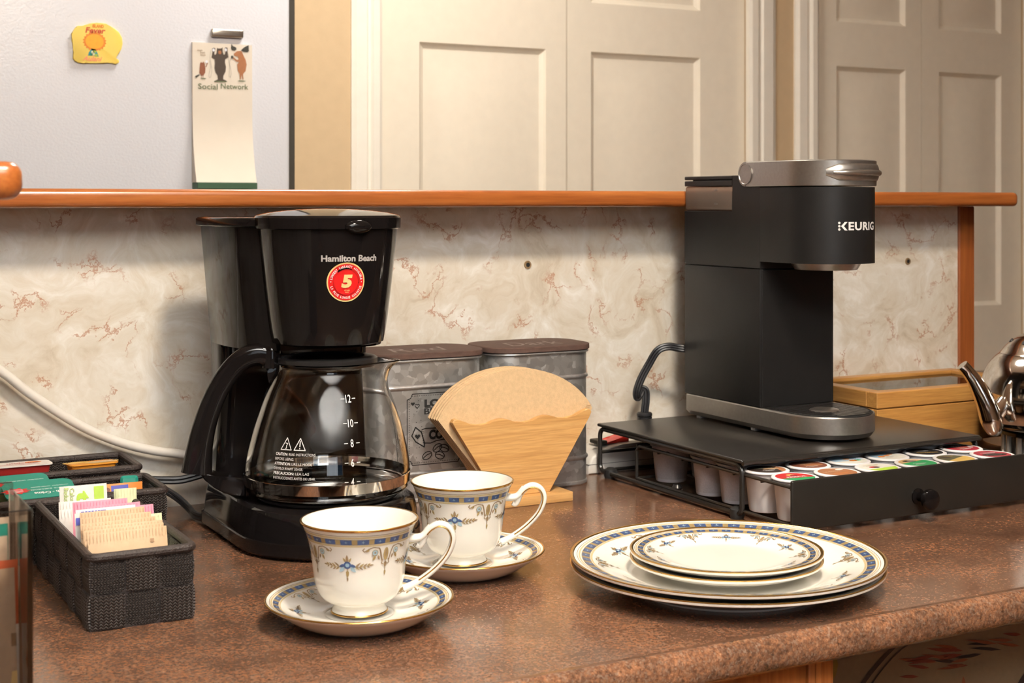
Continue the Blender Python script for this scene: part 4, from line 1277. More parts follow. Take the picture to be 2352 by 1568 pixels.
# ================================================================== GALVANISED CANISTERS
def canister(x0, x1, label, word, which):
    y0, y1 = 1.4655, 1.5560
    xc, yc = (x0 + x1) / 2, (y0 + y1) / 2
    t = thing('canister', label, 'canister', (xc, yc, 0), 0, 'galvanised canisters by the wall')
    w, d, r = (x1 - x0) / 2, (y1 - y0) / 2, .030
    def rr(ins, z): return [(x, y, z) for x, y in rrect(-w + ins, w - ins, -d + ins, d - ins, r - ins, 8)]
    b = BM()
    loft(b, [rr(.001, 0), rr(0, .0012), rr(0, .004), rr(.0012, .005), rr(.0012, .1555), rr(.003, .1575)])
    obj('tin_body', fix(b), MT['galv'], t, 30)
    for z in (.0315, .127):
        b = BM(); loft(b, [rr(.0012, z - .0028), rr(-.0004, z - .0016), rr(-.0010, z), rr(-.0004, z + .0016), rr(.0012, z + .0028)], (False, False)); obj('rib', fix(b), MT['galv_rim'], t, 60)
    b = BM(); loft(b, [rr(.001, .1545), rr(-.0012, .1552), rr(-.0018, .1565), rr(-.0010, .1578), rr(.002, .1580)], (False, True)); obj('rim', fix(b), MT['galv_rim'], t, 60)
    b = BM(); loft(b, [rr(-.0015, .1582), rr(-.0025, .1590), rr(-.0025, .1640), rr(-.0015, .1648)]); ld = obj('lid', fix(b), MT['lid_brown'], t, 30)
    p = Print(); p.text(word, 0, 0, 'chalk', .070, .036, shear=.2)
    p.build('chalk_lettering', lambda u, v, l: (u, v - .008, .1650), ld)
    p = Print()
    # stamped frame on the front: line with notched corners and an inner row of dots
    fx0, fx1, fz0, fz1, n = -.034, .034, .0415, .1200, .0062
    fr = [(fx0 + n, fz0), (fx1 - n, fz0), (fx1 - n * .7, fz0 + n * .7), (fx1, fz0 + n), (fx1, fz1 - n), (fx1 - n * .7, fz1 - n * .7), (fx1 - n, fz1), (fx0 + n, fz1), (fx0 + n * .7, fz1 - n * .7), (fx0, fz1 - n), (fx0, fz0 + n), (fx0 + n * .7, fz0 + n * .7)]
    p.line(fr + fr[:1], .0009, 'black_print')
    for k in range(27):
        z = fz0 + n + (fz1 - fz0 - 2 * n) * k / 26
        for x in (fx0 + .0023, fx1 - .0023): p.ell(x, z, .0005, .0005, 'black_print', n=6)
        x = fx0 + n + (fx1 - fx0 - 2 * n) * k / 26
        for z in (fz0 + .0023, fz1 - .0023): p.ell(x, z, .0005, .0005, 'black_print', n=6)
    def heart(cx, cz, s, fill):
        pts = [(cx + s * sin(a) ** 3, cz + s * (13 * cos(a) - 5 * cos(2 * a) - 2 * cos(3 * a) - cos(4 * a)) / 16) for a in (2 * pi * k / 24 for k in range(24))]
        if fill: p.poly(pts[::-1], 'black_print')
        else: p.line(pts + pts[:1], .0008, 'black_print')
    if which == 0:
        o_ = -.0065          # x of the stamp's centre line seen from the canister's centre is +.006
        p.text('LO', -.0040, .1090, 'black_print', .0185, .0085, bold=.06)
        p.line([(-.0125, .1042), (-.002, .1042)], .0006, 'black_print')
        p.text('BR', -.0060, .1000, 'black_print', .0150, .0066, bold=.02)
        heart(-.0272, .1092, .0024, True); heart(-.0220, .1066, .0026, False)
        tg = [(-.0240, .0832), (-.0285, .0740), (-.0235, .0670), (-.0135, .0608), (-.0130, .0648), (-.0170, .0775)]
        p.line(tg + tg[:1], .0013, 'black_print')
        heart(-.0215, .0728, .0032, True)
        p.line([(-.0165, .0800), (-.0120, .0812), (.0, .0808), (.012, .0818)], .0011, 'black_print')
        p.line([(-.0140, .0652), (-.0060, .0645), (.002, .0668), (.012, .0675)], .0011, 'black_print')
        for k in range(7): p.line([(-.0172 + .0004 * k, .0788 - .0021 * k), (-.0145, .0780 - .0021 * k)], .0006, 'black_print')
        p.text('COF', .0035, .0738, 'black_print', .0225, .0112, bold=.06)
        for cx, cz, a in ((.0025, .0585, .55), (.0110, .0575, -.35), (-.0100, .0510, .45), (.0055, .0500, -.35)):
            p.ring(cx, cz, .0058, .0040, .0010, 'black_print', 16, 0, a)
            p.line([(cx - .0048 * cos(a), cz - .0048 * sin(a)), (cx, cz + .0009), (cx + .0048 * cos(a), cz + .0048 * sin(a))], .0010, 'black_print')
        for cx, cz in ((-.0205, .1125), (-.0225, .1005), (-.026, .098), (-.0175, .0905), (-.023, .0885), (-.0165, .0835), (-.0225, .0605), (-.0195, .061), (-.0230, .0495)): p.ell(cx, cz, .0005, .0005, 'black_print', n=6)
    p.build('stamped_print', lambda u, v, l: (u + (.006 if which == 0 else 0), -d + .0008, v), t)
canister(.5960, .7420, 'galvanised canister with brown lid behind the glass carafe, stamped coffee label', 'Red', 0)
canister(.7500, .8835, 'galvanised canister with brown lid just left of the black pod drawer', 'Dark', 1)

# ================================================================== BAMBOO FILTER HOLDER AND PAPERS
HX, HY = .7525, 1.392
fh = thing('filter_holder', 'bamboo holder with scalloped edges for cone coffee filters', 'filter holder', (HX, HY, 0))
b = BM(); box(b, -.0565, .0565, 0, .062, 0, .0105, .0012, 2); obj('base_board', b, MT['bamboo'], fh)
def plate(y0, y1, name, top):
    b = BM()
    P = [(-.0325, .0105), (.0325, .0105)]
    P += [(.0835, .0900), (.0868, .0955), (.0850, .0985), (.0815, .0992)]
    n = 30
    for k in range(1, n):
        u = .0815 - .163 * k / n
        P.append((u, .0920 + .0036 * cos(u / .0815 * 3.0 * pi) * 1.0 * (-1) + .0026 * (abs(u) / .0815) ** 2.5))
    P += [(-.0815, .0992), (-.0850, .0985), (-.0868, .0955), (-.0835, .0900)]
    prism(b, P, lambda u, v, d: (u, d, v), y0, y1, .0012, 2)
    obj(name, fix(b), MT['bamboo'], fh, 0)
plate(.0105, .0185, 'front_plate', 0)
plate(.0475, .0555, 'back_plate', 0)
def filter_outline(s):
    P = [(-.030, .012), (.030, .012)]
    for k in range(25):
        a = radians(58) - radians(116) * k / 24
        P.append((.1130 * sin(a), .0345 + .1130 * cos(a) * 1.0))
    return [(u, v) for u, v in P]
fm = {}
for i in range(12):
    y = HY + .0196 + .00165 * i
    k = i % 3
    b = BM()
    lean = .003 + .0006 * i
    bow = .0011 * (1 + k)
    P = []
    P.append((-.0285, .0120)); P.append((.0285, .0120))
    R = .0990
    for q in range(29):
        a = radians(76.5) - radians(153) * q / 28
        P.append((R * sin(a), .0885 + .0592 * cos(a) ** 1.25 if cos(a) > 0 else .0885))
    def fn(u, v, d, lean=lean):
        return (u, d + lean * 1.0 * ((v - .012) / .135) ** 2 - .0, v)
    prism(b, P, fn, 0, .0015, 0)
    t = obj('paper_filter', fix(b), MT['filter'], None, 30, (HX - .0030 - .0001 * i + (0, .0009, -.0004)[k], y, (0, -.0011, .0002)[k]))
    tag(t, 'brown paper cone filter at the front of the bamboo holder, crimped seam showing' if i == 0 else ('brown paper cone filter, %s from the front in the bamboo holder' % ('second third fourth fifth sixth seventh eighth ninth tenth eleventh'.split() + ['rearmost, twelfth'])[i - 1]), 'paper filter', 'paper filters in the bamboo holder')
    if i == 0:
        b = BM()
        for q in range(26):
            f = q / 25
            u, v = .0955 - .030 * (1 - f), .1015 - .036 * (1 - f)
            yy = fn(u, v, 0)[1] - .0003
            box(b, u - .0062, u - .0005, yy - .0002, yy + .0002, v - .0002, v + .0005)
        obj('crimped_seam', b, MT['filter_edge'], t)

# ================================================================== CHINA
def surf(prof):
    """profile (r, z) list -> function of arc length s giving r, z and outward normal"""
    S = [0]
    for (r0, z0), (r1, z1) in zip(prof[:-1], prof[1:]): S.append(S[-1] + hypot(r1 - r0, z1 - z0))
    def f(s):
        s = max(0, min(S[-1] - 1e-9, s))
        k = max(i for i in range(len(S) - 1) if S[i] <= s)
        t = (s - S[k]) / (S[k + 1] - S[k])
        (r0, z0), (r1, z1) = prof[k], prof[k + 1]
        l = hypot(r1 - r0, z1 - z0)
        return r0 + (r1 - r0) * t, z0 + (z1 - z0) * t, (r1 - r0) / l, (z1 - z0) / l
    return f, S[-1]
def dense(prof, n=6):
    return [(p.x, p.y) for p in smooth_path([(r, z, 0) for r, z in prof], n)]
def band_strip(b, f, s0, s1, side, off, mi, a0=0, a1=2 * pi, n=96, ns=2):
    rings = []
    for k in range(ns + 1):
        r, z, dr, dz = f(s0 + (s1 - s0) * k / ns)
        rings.append((r - dz * side * off, z + dr * side * off))
    seg = max(2, int(n * (a1 - a0) / (2 * pi)))
    lathe(b, rings, seg, a0=a0, a1=a1, mi=mi)
def china_print(name, parent, prof, side, spec, motifs, scale, a_off, gold_s, nblk, mpos, gpos):
    """side: +1 when the printed face lies left of the profile direction"""
    f, tot = surf(prof)
    mats = [MT['p_tan'], MT['p_blue'], MT['p_gold'], MT['p_brown'], MT['china_in']]
    b = BM()
    l0, t0, t1, k0, k1, e1 = spec        # thin line, tan stripe, block band, closing line
    band_strip(b, f, l0, l0 + .0005, side, .00012, 3)
    band_strip(b, f, t0, t1, side, .00012, 0)
    band_strip(b, f, k0, k1, side, .00012, 2)
    band_strip(b, f, k1 + .0003, e1, side, .00012, 0)
    st = 2 * pi / nblk
    for k in range(nblk):
        a = k * st + a_off
        band_strip(b, f, k0 + (k1 - k0) * .06, k0 + (k1 - k0) * .94, side, .00022, 1, a - st * .34, a + st * .34, 96, 2)
    bd = obj(name + '_border', fix(b), mats, parent, 60)
    p = Print()
    m = scale
    def motif(u0):
        p.ell(u0, 0, .16 * m, .16 * m, 'p_blue', n=14, lay=2); p.ell(u0, .0, .085 * m, .085 * m, 'p_sky', n=10, lay=3)
        for s in (-1, 1):
            p.leaf(u0 + s * .10 * m, .02 * m, .30 * m, .13 * m, pi / 2 - s * 1.95, 'p_blue', 1)
            p.leaf(u0 + s * .13 * m, -.10 * m, .30 * m, .17 * m, pi / 2 - s * 2.3, 'p_sky', 1)
            p.line([(u0 + s * .1 * m, -.05 * m), (u0 + s * .5 * m, -.10 * m), (u0 + s * .95 * m, -.02 * m)], .025 * m, 'p_brown')
            for q, (x, y) in enumerate(((.34, -.08), (.5, -.10), (.66, -.08), (.82, -.05))):
                p.leaf(u0 + s * x * m, y * m, (.30 - .04 * q) * m, .08 * m, pi / 2 - s * .85, 'p_gold' if q % 2 else 'p_brown', 1)
                p.leaf(u0 + s * x * m, y * m, (.22 - .03 * q) * m, .07 * m, pi / 2 - s * 2.2, 'p_brown' if q % 2 else 'p_gold', 1)
            p.leaf(u0 + s * .88 * m, -.03 * m, .22 * m, .07 * m, pi / 2 - s * 1.5, 'p_brown', 1)
            p.leaf(u0 + s * .06 * m, .12 * m, .24 * m, .09 * m, pi / 2 - s * .5, 'p_gold', 1)
        p.leaf(u0, .12 * m, .34 * m, .12 * m, pi / 2, 'p_brown', 2)
        p.line([(u0, -.15 * m), (u0, -.62 * m)], .03 * m, 'p_brown', 1)
        p.leaf(u0 - .0 * m, -.2 * m, .34 * m, .14 * m, -pi / 2, 'p_gold', 2)
        p.leaf(u0, -.50 * m, .22 * m, .06 * m, -pi / 2, 'p_brown', 2)
    def garland(u0, v0):
        m = scale * 1.22
        p.ell(u0, v0 - .30 * m, .10 * m, .24 * m, 'p_gold', n=12, lay=1)
        p.ell(u0, v0 - .27 * m, .035 * m, .16 * m, 'p_brown', n=8, lay=2)
        p.line([(u0, v0 - .52 * m), (u0, v0 - 1.0 * m)], .03 * m, 'p_brown', 1)
        p.leaf(u0, v0 - .55 * m, .24 * m, .13 * m, -pi / 2, 'p_brown', 2)
        p.leaf(u0, v0 - .85 * m, .22 * m, .08 * m, -pi / 2, 'p_gold', 2)
        for s in (-1, 1):
            arc = [(u0 + s * (.14 + .16 * k / 8) * m, v0 + (-.52 + .46 * sin(pi * k / 16)) * m) for k in range(9)]
            p.line(arc, .045 * m, 'p_brown', 1)
            p.ell(u0 + s * .42 * m, v0 - .22 * m, .105 * m, .105 * m, 'p_sky', n=14, lay=2)
            p.ring(u0 + s * .42 * m, v0 - .22 * m, .105 * m, .105 * m, .02 * m, 'p_gold', 14, 3)
            p.ell(u0 + s * .42 * m, v0 - .22 * m, .035 * m, .035 * m, 'p_brown', n=8, lay=3)
            c = [(u0 + s * (.5 + .14 * sin(t)) * m, v0 + (-.12 - .10 * cos(t)) * m) for t in (pi * k / 8 for k in range(9))]
            p.line([(u0 + s * .30 * m, v0 - .06 * m), (u0 + s * .48 * m, v0 - .02 * m), (u0 + s * .66 * m, v0 - .08 * m), (u0 + s * .80 * m, v0 - .17 * m), (u0 + s * .86 * m, v0 - .10 * m), (u0 + s * .80 * m, v0 - .04 * m)], .035 * m, 'p_brown', 1)
            p.leaf(u0 + s * .40 * m, v0 - .33 * m, .20 * m, .10 * m, -pi / 2 + s * .5, 'p_gold', 1)
            p.leaf(u0 + s * .30 * m, v0 - .32 * m, .18 * m, .08 * m, -pi / 2 - s * .3, 'p_brown', 1)
            p.leaf(u0 + s * .62 * m, v0 - .09 * m, .16 * m, .08 * m, pi / 2 - s * 2.2, 'p_gold', 1)
            p.line([(u0 + s * .10 * m, v0 - .48 * m), (u0 + s * .16 * m, v0 - .62 * m), (u0 + s * .08 * m, v0 - .66 * m)], .03 * m, 'p_brown', 1)
    parts = []
    rm = f(mpos)[0]; rg = f(gpos)[0]
    for k in range(motifs):
        for kind in (0, 1):
            p = Print()
            globals()['_pp'] = p
            a = a_off + 2 * pi * k / motifs + (pi / motifs if kind else 0)
            if kind == 0: motif(0)
            else: garland(0, 0)
            parts.append((p, a, mpos if kind == 0 else gpos, rm if kind == 0 else rg))
    for k in range(nblk):
        q = Print(); w_ = (k1 - k0) * .22
        q.line([(-w_, 0), (w_, 0)], w_ * .35, 'p_sky'); q.line([(0, -w_), (0, w_)], w_ * .35, 'p_sky', 1)
        parts.append((q, k * st + a_off, (k0 + k1) / 2, f((k0 + k1) / 2)[0]))
    big = Print()
    V, F, MI = [], [], []
    for p, a, s0, rr in parts:
        i = len(V)
        for u, v, l in p.V:
            r, z, dr, dz = f(s0 - v)
            o_ = .00040 + .00006 * l
            ang = a - u / rr * side_u
            V.append(((r - dz * side * o_) * cos(ang), (r - dz * side * o_) * sin(ang), z + dr * side * o_))
        for q, mm in zip(p.F, p.MI):
            F.append([i + x for x in q]); MI.append(big.mi(p.mats[mm]))
    me = bpy.data.meshes.new(name + '_motifs'); me.from_pydata(V, [], F); me.polygons.foreach_set('material_index', MI)
    obj_me(name + '_motifs', me, big.mats, parent, 0)
side_u = 1
def motif_side(v):
    globals()['side_u'] = v

# cup
cup_out = dense([(.0460, .0720), (.0446, .0694), (.0428, .0655), (.0408, .060), (.0393, .054), (.0380, .047), (.0371, .040), (.0363, .033), (.0352, .0255), (.0330, .0185), (.0295, .0125), (.0245, .0088), (.0202, .0075)], 4)
cup_foot = [(.0202, .0075), (.0198, .0062), (.0204, .0040), (.0218, .0014), (.0224, .0), (.0200, .0), (.0185, .0020), (0, .0025)]
cup_in = [(.0447, .0716), (.0433, .0690), (.0415, .0652), (.0396, .060), (.0368, .047), (.0350, .033), (.0338, .0265), (.0318, .0200), (.0285, .0145), (.0235, .0110), (.0120, .0098), (0, .0096)]
def make_cup(loc, label):
    t = thing('teacup', label, 'cup', loc, 0, 'bone china cups')
    b = BM(); lathe(b, [(.0457, .0727)] + cup_out + cup_foot[1:], 72); fix(b)
    lathe(b, [(.0457, .0727), (.0451, .0724)] + cup_in, 72)
    bmesh.ops.remove_doubles(b, verts=b.verts, dist=1e-5)
    obj('cup_body', fix(b), MT['china'], t, 60)
    b = BM(); lathe(b, [(.0462, .0712), (.0466, .0724), (.0459, .0730), (.0451, .0728)], 72); obj('gilt_rim', fix(b), MT['gold'], t, 60)
    b = BM(); lathe(b, [(.0221, .0014), (.0227, .0007), (.0227, .0002), (.0222, .0)], 48); obj('gilt_foot_line', fix(b), MT['gold'], t, 60)
    motif_side(1)
    china_print('cup', t, cup_out, 1, (.0040, .0052, .0068, .0074, .0122, .0140), 4, .0185, CUPA, 0, 20, .0285, .0142)
    # ear-shaped handle along local +x
    hp = [(.036, .0575), (.0440, .0562), (.0500, .0580), (.0560, .0640), (.0635, .0670), (.0705, .0640), (.0738, .0570), (.0725, .0490), (.0680, .0405), (.0600, .0320), (.0510, .0250), (.0420, .0195), (.0350, .0165)]
    hr = [.0070, .0052, .0044, .0042, .0042, .0042, .0042, .0041, .0040, .0040, .0040, .0042, .0046]
    pth = smooth_path([(x, 0, z) for x, z in hp], 5)
    rad = []
    for i in range(len(pth)):
        q = i / 5; k = min(int(q), len(hr) - 2); q -= k
        rad.append(hr[k] * (1 - q) + hr[k + 1] * q)
    b = BM(); tube(b, pth, [r * .78 for r in rad], 14, flat=1.55, up=(0, 1, 0)) if False else None
    rings = []
    for i, q in enumerate(pth):
        a = pth[max(i - 1, 0)]; c = pth[min(i + 1, len(pth) - 1)]
        tg = (c - a).normalized(); nm = Vector((-tg.z, 0, tg.x))
        rings.append([q + nm * (rad[i] * .62 * sin(w)) + Vector((0, rad[i] * 1.12 * cos(w), 0)) for w in (2 * pi * k / 14 for k in range(14))])
    loft(b, rings)
    # inner curl under the upper root
    cp = smooth_path([(.0565, 0, .0645), (.0518, 0, .0590), (.0500, 0, .0535), (.0478, 0, .0500), (.0450, 0, .0510)], 5)
    tube(b, cp, [.0034 - .0014 * i / (len(cp) - 1) for i in range(len(cp))], 10)
    h = obj('handle', fix(b), MT['china'], t, 80, (0, 0, 0), CUPH)
    b = BM()
    for s in (-1, 1):
        gp = []
        for i in range(12, len(pth) - 8):
            a = pth[i - 1]; c = pth[i + 1]; tg = (c - a).normalized(); nm = Vector((-tg.z, 0, tg.x))
            gp.append(pth[i] + nm * (-rad[i] * .30) + Vector((0, s * rad[i] * .98, 0)))
        tube(b, gp, .0006, 6)
    obj('gilt_line', fix(b), MT['gold'], h, 80)
    return t
# rotation of print and handle about the cup axis (world angles)
CUPA = atan2(-1.073, -.428) + radians(-14)
CUPH = radians(-28.8 + 5)
make_cup((.428, 1.073, .0092), 'white china teacup with blue and gold border, nearest the viewer')
make_cup((.568, 1.176, .0092), 'white china teacup with blue and gold border, behind the other by the filter holder')

def saucer(loc, label):
    t = thing('saucer', label, 'saucer', loc, 0, 'bone china saucers')
    top = dense([(.0735, .0205), (.0690, .0188), (.0620, .0160), (.0540, .0128), (.0450, .0100), (.0360, .0082), (.0270, .0076), (.0255, .0070), (0, .0070)], 3)
    b = BM()
    lathe(b, top, 80)
    lathe(b, [(.0735, .0205), (.0741, .0198), (.0735, .0187), (.0690, .0158), (.0620, .0108), (.0550, .0062), (.0480, .0026), (.0430, .0008), (.0400, .0), (.0375, .0), (.0365, .0030), (0, .0040)], 80)
    bmesh.ops.remove_doubles(b, verts=b.verts, dist=1e-5)
    obj('saucer_body', fix(b), MT['china'], t, 50)
    b = BM(); lathe(b, [(.0738, .0193), (.0744, .0199), (.0741, .0206), (.0735, .0208), (.0727, .0204)], 80); obj('gilt_rim', fix(b), MT['gold'], t, 60)
    motif_side(-1)
    china_print('saucer', t, top, -1, (.0032, .0042, .0056, .0062, .0112, .0128), 4, .0160, CUPA + .35, 0, 34, .0260, .0140)
    return t
saucer((.428, 1.0725, 0), 'white china saucer with blue and gold border under the nearest teacup')
saucer((.568, 1.176, 0), 'white china saucer with blue and gold border under the rear teacup')

def plate_mesh(name, R, loc, label, group, spec, motifs, scale, nblk, mpos, gpos, full, rot):
    t = thing(name, label, 'plate', loc, rot, group)
    k = R / .1350
    hz = .0205 if R > .1 else .0135
    w = R * .645
    top = dense([(R, hz), (R - .010 * k, hz - (hz - .006) * .13), (R - .024 * k, hz - (hz - .006) * .36), (R - .036 * k, hz - (hz - .006) * .63), (w + .004 * k, .006 + (hz - .006) * .17), (w - .002 * k, .0064), (w - .010 * k, .0057), (w * .7, .0055), (w * .3, .0055)], 3) + [(0, .0055)]
    b = BM()
    lathe(b, top, 112)
    lathe(b, [(R, hz), (R + .0007, hz - .0006), (R + .0004, hz - .0022), (R - .002, hz - .0034), (R - .012 * k, hz - .0058), (R - .024 * k, hz - .0086), (R - .036 * k, hz - (hz - .006) * .63 - .0034), (w + .004 * k, .0036), (w - .002 * k, .0024), (w - .003 * k, 0), (w - .006 * k, 0), (w - .008 * k, .0022), (0, .0028)], 112)
    bmesh.ops.remove_doubles(b, verts=b.verts, dist=1e-5)
    obj('plate_body', fix(b), MT['china'], t, 50)
    b = BM(); lathe(b, [(R + .0007, hz - .0004), (R + .0007, hz + .0002), (R - .0004, hz + .0005), (R - .0018, hz + .0001), (R - .0024, hz - .0004)], 112); obj('gilt_rim', fix(b), MT['gold'], t, 60)
    if full:
        motif_side(-1)
        china_print('plate', t, top, -1, spec, motifs, scale, 0.0, 0, nblk, mpos, gpos)
    return t
PX, PY = .7478, 1.0225
sp1 = (.0050, .0066, .0080, .0092, .0168, .0190)
plate_mesh('dinner_plate', .1350, (PX, PY, 0), 'large white china dinner plate at the bottom of the stack', 'bone china dinner plates', sp1, 6, .0170, 48, .034, .0215, True, .35)
plate_mesh('dinner_plate', .1350, (PX + .0003, PY, .0064), 'large white china dinner plate with blue border, holding the small plates', 'bone china dinner plates', sp1, 6, .0170, 48, .034, .0215, True, .1)
sp2 = (.0034, .0044, .0056, .0062, .0112, .0126)
plate_mesh('side_plate', .0825, (PX - .002, PY - .002, .0120), 'small white china side plate, lower one of the two on the dinner plates', 'bone china side plates', sp2, 6, .0125, 40, .0215, .0138, False, 0)
plate_mesh('side_plate', .0825, (PX - .002, PY - .002, .0188), 'small white china side plate with flower sprays, on top of the whole stack', 'bone china side plates', sp2, 6, .0125, 40, .0215, .0138, True, atan2(PY, PX))
# ================================================================== WOVEN BASKETS
STR = {}
def strap_mesh(w, h, vert):
    key = (round(w, 5), round(h, 5), vert)
    if key in STR: return STR[key]
    b = BM(); n = 4
    # cushion-like strap cell, bulging towards local -y
    G = []
    for j in range(n + 1):
        row = []
        for i in range(n + 1):
            u, v = i / n, j / n
            bul = (sin(pi * u) if vert else sin(pi * v)) ** .5
            ends = (sin(pi * v) if vert else sin(pi * u)) ** .6
            row.append(b.verts.new((-w / 2 + w * u, -.0002 - .0026 * (.55 * bul + .45 * ends), -h / 2 + h * v)))
        G.append(row)
    for j in range(n):
        for i in range(n): b.faces.new((G[j][i], G[j][i + 1], G[j + 1][i + 1], G[j + 1][i]))
    per = G[0][:-1] + [r[-1] for r in G[:-1]] + G[-1][:0:-1] + [r[0] for r in G[:0:-1]]
    bk = [b.verts.new((p.co.x, .0004, p.co.z)) for p in per]
    m = len(per)
    for i in range(m): b.faces.new((per[i], bk[i], bk[(i + 1) % m], per[(i + 1) % m]))
    me = bpy.data.meshes.new('woven_strap'); fix(b).to_mesh(me); b.free()
    me.materials.append(MT['weave_v' if vert else 'weave_h'])
    me.polygons.foreach_set('use_smooth', [True] * len(me.polygons)); me.set_sharp_from_angle(angle=radians(60))
    STR[key] = me
    return me
def basket(x0, x1, y0, y1, h, nx, ny, nz, label, sides='FBLR'):
    t = thing('woven_basket', label, 'basket', (x0, y0, 0), 0, 'dark woven baskets')
    X, Y = x1 - x0, y1 - y0
    th = .0028
    b = BM()
    box(b, .001, X - .001, .001, Y - .001, 0, .003)
    box(b, .001, X - .001, .001, th, .003, h - .003); box(b, .001, X - .001, Y - th, Y - .001, .003, h - .003)
    box(b, .001, th, th, Y - th, .003, h - .003); box(b, X - th, X - .001, th, Y - th, .003, h - .003)
    obj('basket_core', b, MT['weave_in'], t)
    b = BM()
    loop = [(x, y, h - .0028) for x, y in rrect(.0010, X - .0010, .0010, Y - .0010, .006, 4)]
    tube(b, loop, .0036, 10, True)
    obj('rim', fix(b), MT['weave_rim'], t)
    zt = h - .0052
    def side(n, length, place, rz, inward=False):
        w = length / n; hh = zt / nz
        for i in range(n):
            for j in range(nz):
                vert = (i + j) % 2 == 0
                me = strap_mesh(w * .97, hh * .97, vert)
                o = bpy.data.objects.new('woven_strap', me); COL.objects.link(o); o.parent = t
                p = place(w * (i + .5)); o.location = (p[0], p[1], hh * (j + .5) + .0006); o.location += Vector((cos(rz - pi / 2), sin(rz - pi / 2), 0)) * (.0006 if vert else -.0004); o.rotation_euler = (0, 0, rz)
    if 'F' in sides: side(nx, X - .002, lambda s: (.001 + s, .0012), 0)
    if 'R' in sides: side(ny, Y - .002, lambda s: (X - .0012, .001 + s), pi / 2)
    if 'L' in sides: side(ny, Y - .002, lambda s: (.0012, .001 + s), -pi / 2)
    if 'B' in sides: side(nx, X - .002, lambda s: (.001 + s, Y - .0036), 0)
    if 'b' in sides: side(ny, Y - .002, lambda s: (X - .0034, .001 + s), -pi / 2)
    return t
BK1 = (.2345, .3165, 1.1450, 1.3780)
BK2 = (.1250, .3560, 1.3830, 1.4680)
BK3 = (.1200, .3530, 1.4730, 1.5600)
basket(*BK1, .0595, 3, 8, 2, 'brown woven basket full of sweetener packets, nearest the viewer', 'FLRBb')
basket(*BK2, .0595, 8, 3, 2, 'dark woven basket of teal peanut butter tubs, in the middle of three', 'FRLBb')
basket(*BK3, .0670, 8, 3, 2, 'dark woven basket of jam tubs, against the marble wall', 'FRLBb')

# ------------------------------------------------------------------ sachets
def sachet(name, loc, w, h, th, lean, rz, mats, label, cat, group=None, marks=None, crimp=True, parent=None):
    """pillow-shaped paper packet standing on its lower edge; local x width, z height"""
    t = thing(name, label, cat, loc, rz, group)
    b = BM(); nu, nv = 8, 8
    def yy(u, v): return th * (max(0, sin(pi * u)) ** .5) * (max(0, sin(pi * v)) ** .4)
    cl, sl = cos(lean), sin(lean)
    def P3(u, v, s):
        x = -w / 2 + w * u; z = h * v; y = s * (yy(u, v) + .0002) + .0006 * sin(9 * u + 3 * v)
        return (x, y * cl + z * sl, z * cl - y * sl)
    for s in (-1, 1):
        G = [[b.verts.new(P3(i / nu, j / nv, s)) for i in range(nu + 1)] for j in range(nv + 1)]
        for j in range(nv):
            for i in range(nu):
                q = (G[j][i], G[j][i + 1], G[j + 1][i + 1], G[j + 1][i])
                f = b.faces.new(q if s < 0 else q[::-1])
                f.material_index = 1 if (crimp and len(mats) > 1 and (j == nv - 1)) else 0
    bmesh.ops.remove_doubles(b, verts=b.verts, dist=.0005)
    obj('packet_body', b, [MT[m] for m in mats], t, 60)
    if crimp:
        p = Print(); cr = {'packet_brown': 'packet_crimp', 'packet_pink': 'pink_crimp'}.get(mats[0], mats[0])
        for k in range(int(w / .0026)):
            x = -w / 2 + .0015 + .0026 * k
            p.line([(x, h * .90), (x, h * .985)], .0007, cr)
        tag(p.build('crimp_lines', lambda u, v, l: (lambda q: (q[0], q[1] - .0003, q[2]))(P3(u / w + .5, v / h, -1)), t), kind='stuff')
    if marks:
        p = Print(); marks(p)
        p.build('packet_print', lambda u, v, l: (lambda q: (q[0], q[1] - .0005 - .00015 * l, q[2]))(P3(u / w + .5, v / h, -1)), t)
    return t
bx = (BK1[0] + BK1[1]) / 2
G1 = 'brown sugar packets in the nearest basket'
LN = .22
def bp(i, y, dx, h, rz, lab, mk=None, W=.0625):
    sachet('sugar_packet', (bx + dx, y, .0045), W, h, .0028, LN, rz, ('packet_brown', 'packet_brown'), lab, 'packet', G1, mk)
bp(0, 1.1560, -.0055, .0675, .04, 'brown paper sugar packet at the very front of the basket', lambda p: p.poly([(.017, .056), (.020, .056), (.020, .059), (.017, .059)], 'packet_brown_dark'))
bp(1, 1.1625, -.0070, .0690, .00, 'brown paper sugar packet second from the basket front')
bp(2, 1.1700, -.0070, .0700, -.05, 'brown paper sugar packet third from the basket front')
bp(3, 1.1770, -.0080, .0715, .03, 'brown paper sugar packet with dark corner patch, fourth from the front', lambda p: (p.poly([(-.030, .060), (-.020, .060), (-.020, .0665), (-.030, .0665)], 'packet_brown_dark'), p.poly([(.022, .062), (.026, .062), (.026, .066), (.022, .066)], 'packet_brown_dark')), W=.0600)
bp(4, 1.1840, -.0090, .0745, -.03, 'brown paper sugar packet fifth from the basket front', W=.0560)
bp(5, 1.1910, -.0095, .0775, .02, 'brown paper sugar packet rearmost of the brown ones, standing tallest', W=.0520)
sachet('sweetener_packet', (bx - .0150, 1.2000, .0045), .0450, .0755, .0022, LN, .05, ('packet_white', 'packet_white'), 'white sweetener packet with blue corner in front of the pink ones', 'packet', 'white sweetener packets', lambda p: (p.poly([(-.022, .066), (-.014, .066), (-.014, .072), (-.022, .072)], 'packet_blue'), p.line([(-.017, .040), (-.010, .044), (-.014, .034)], .002, 'packet_blue')))
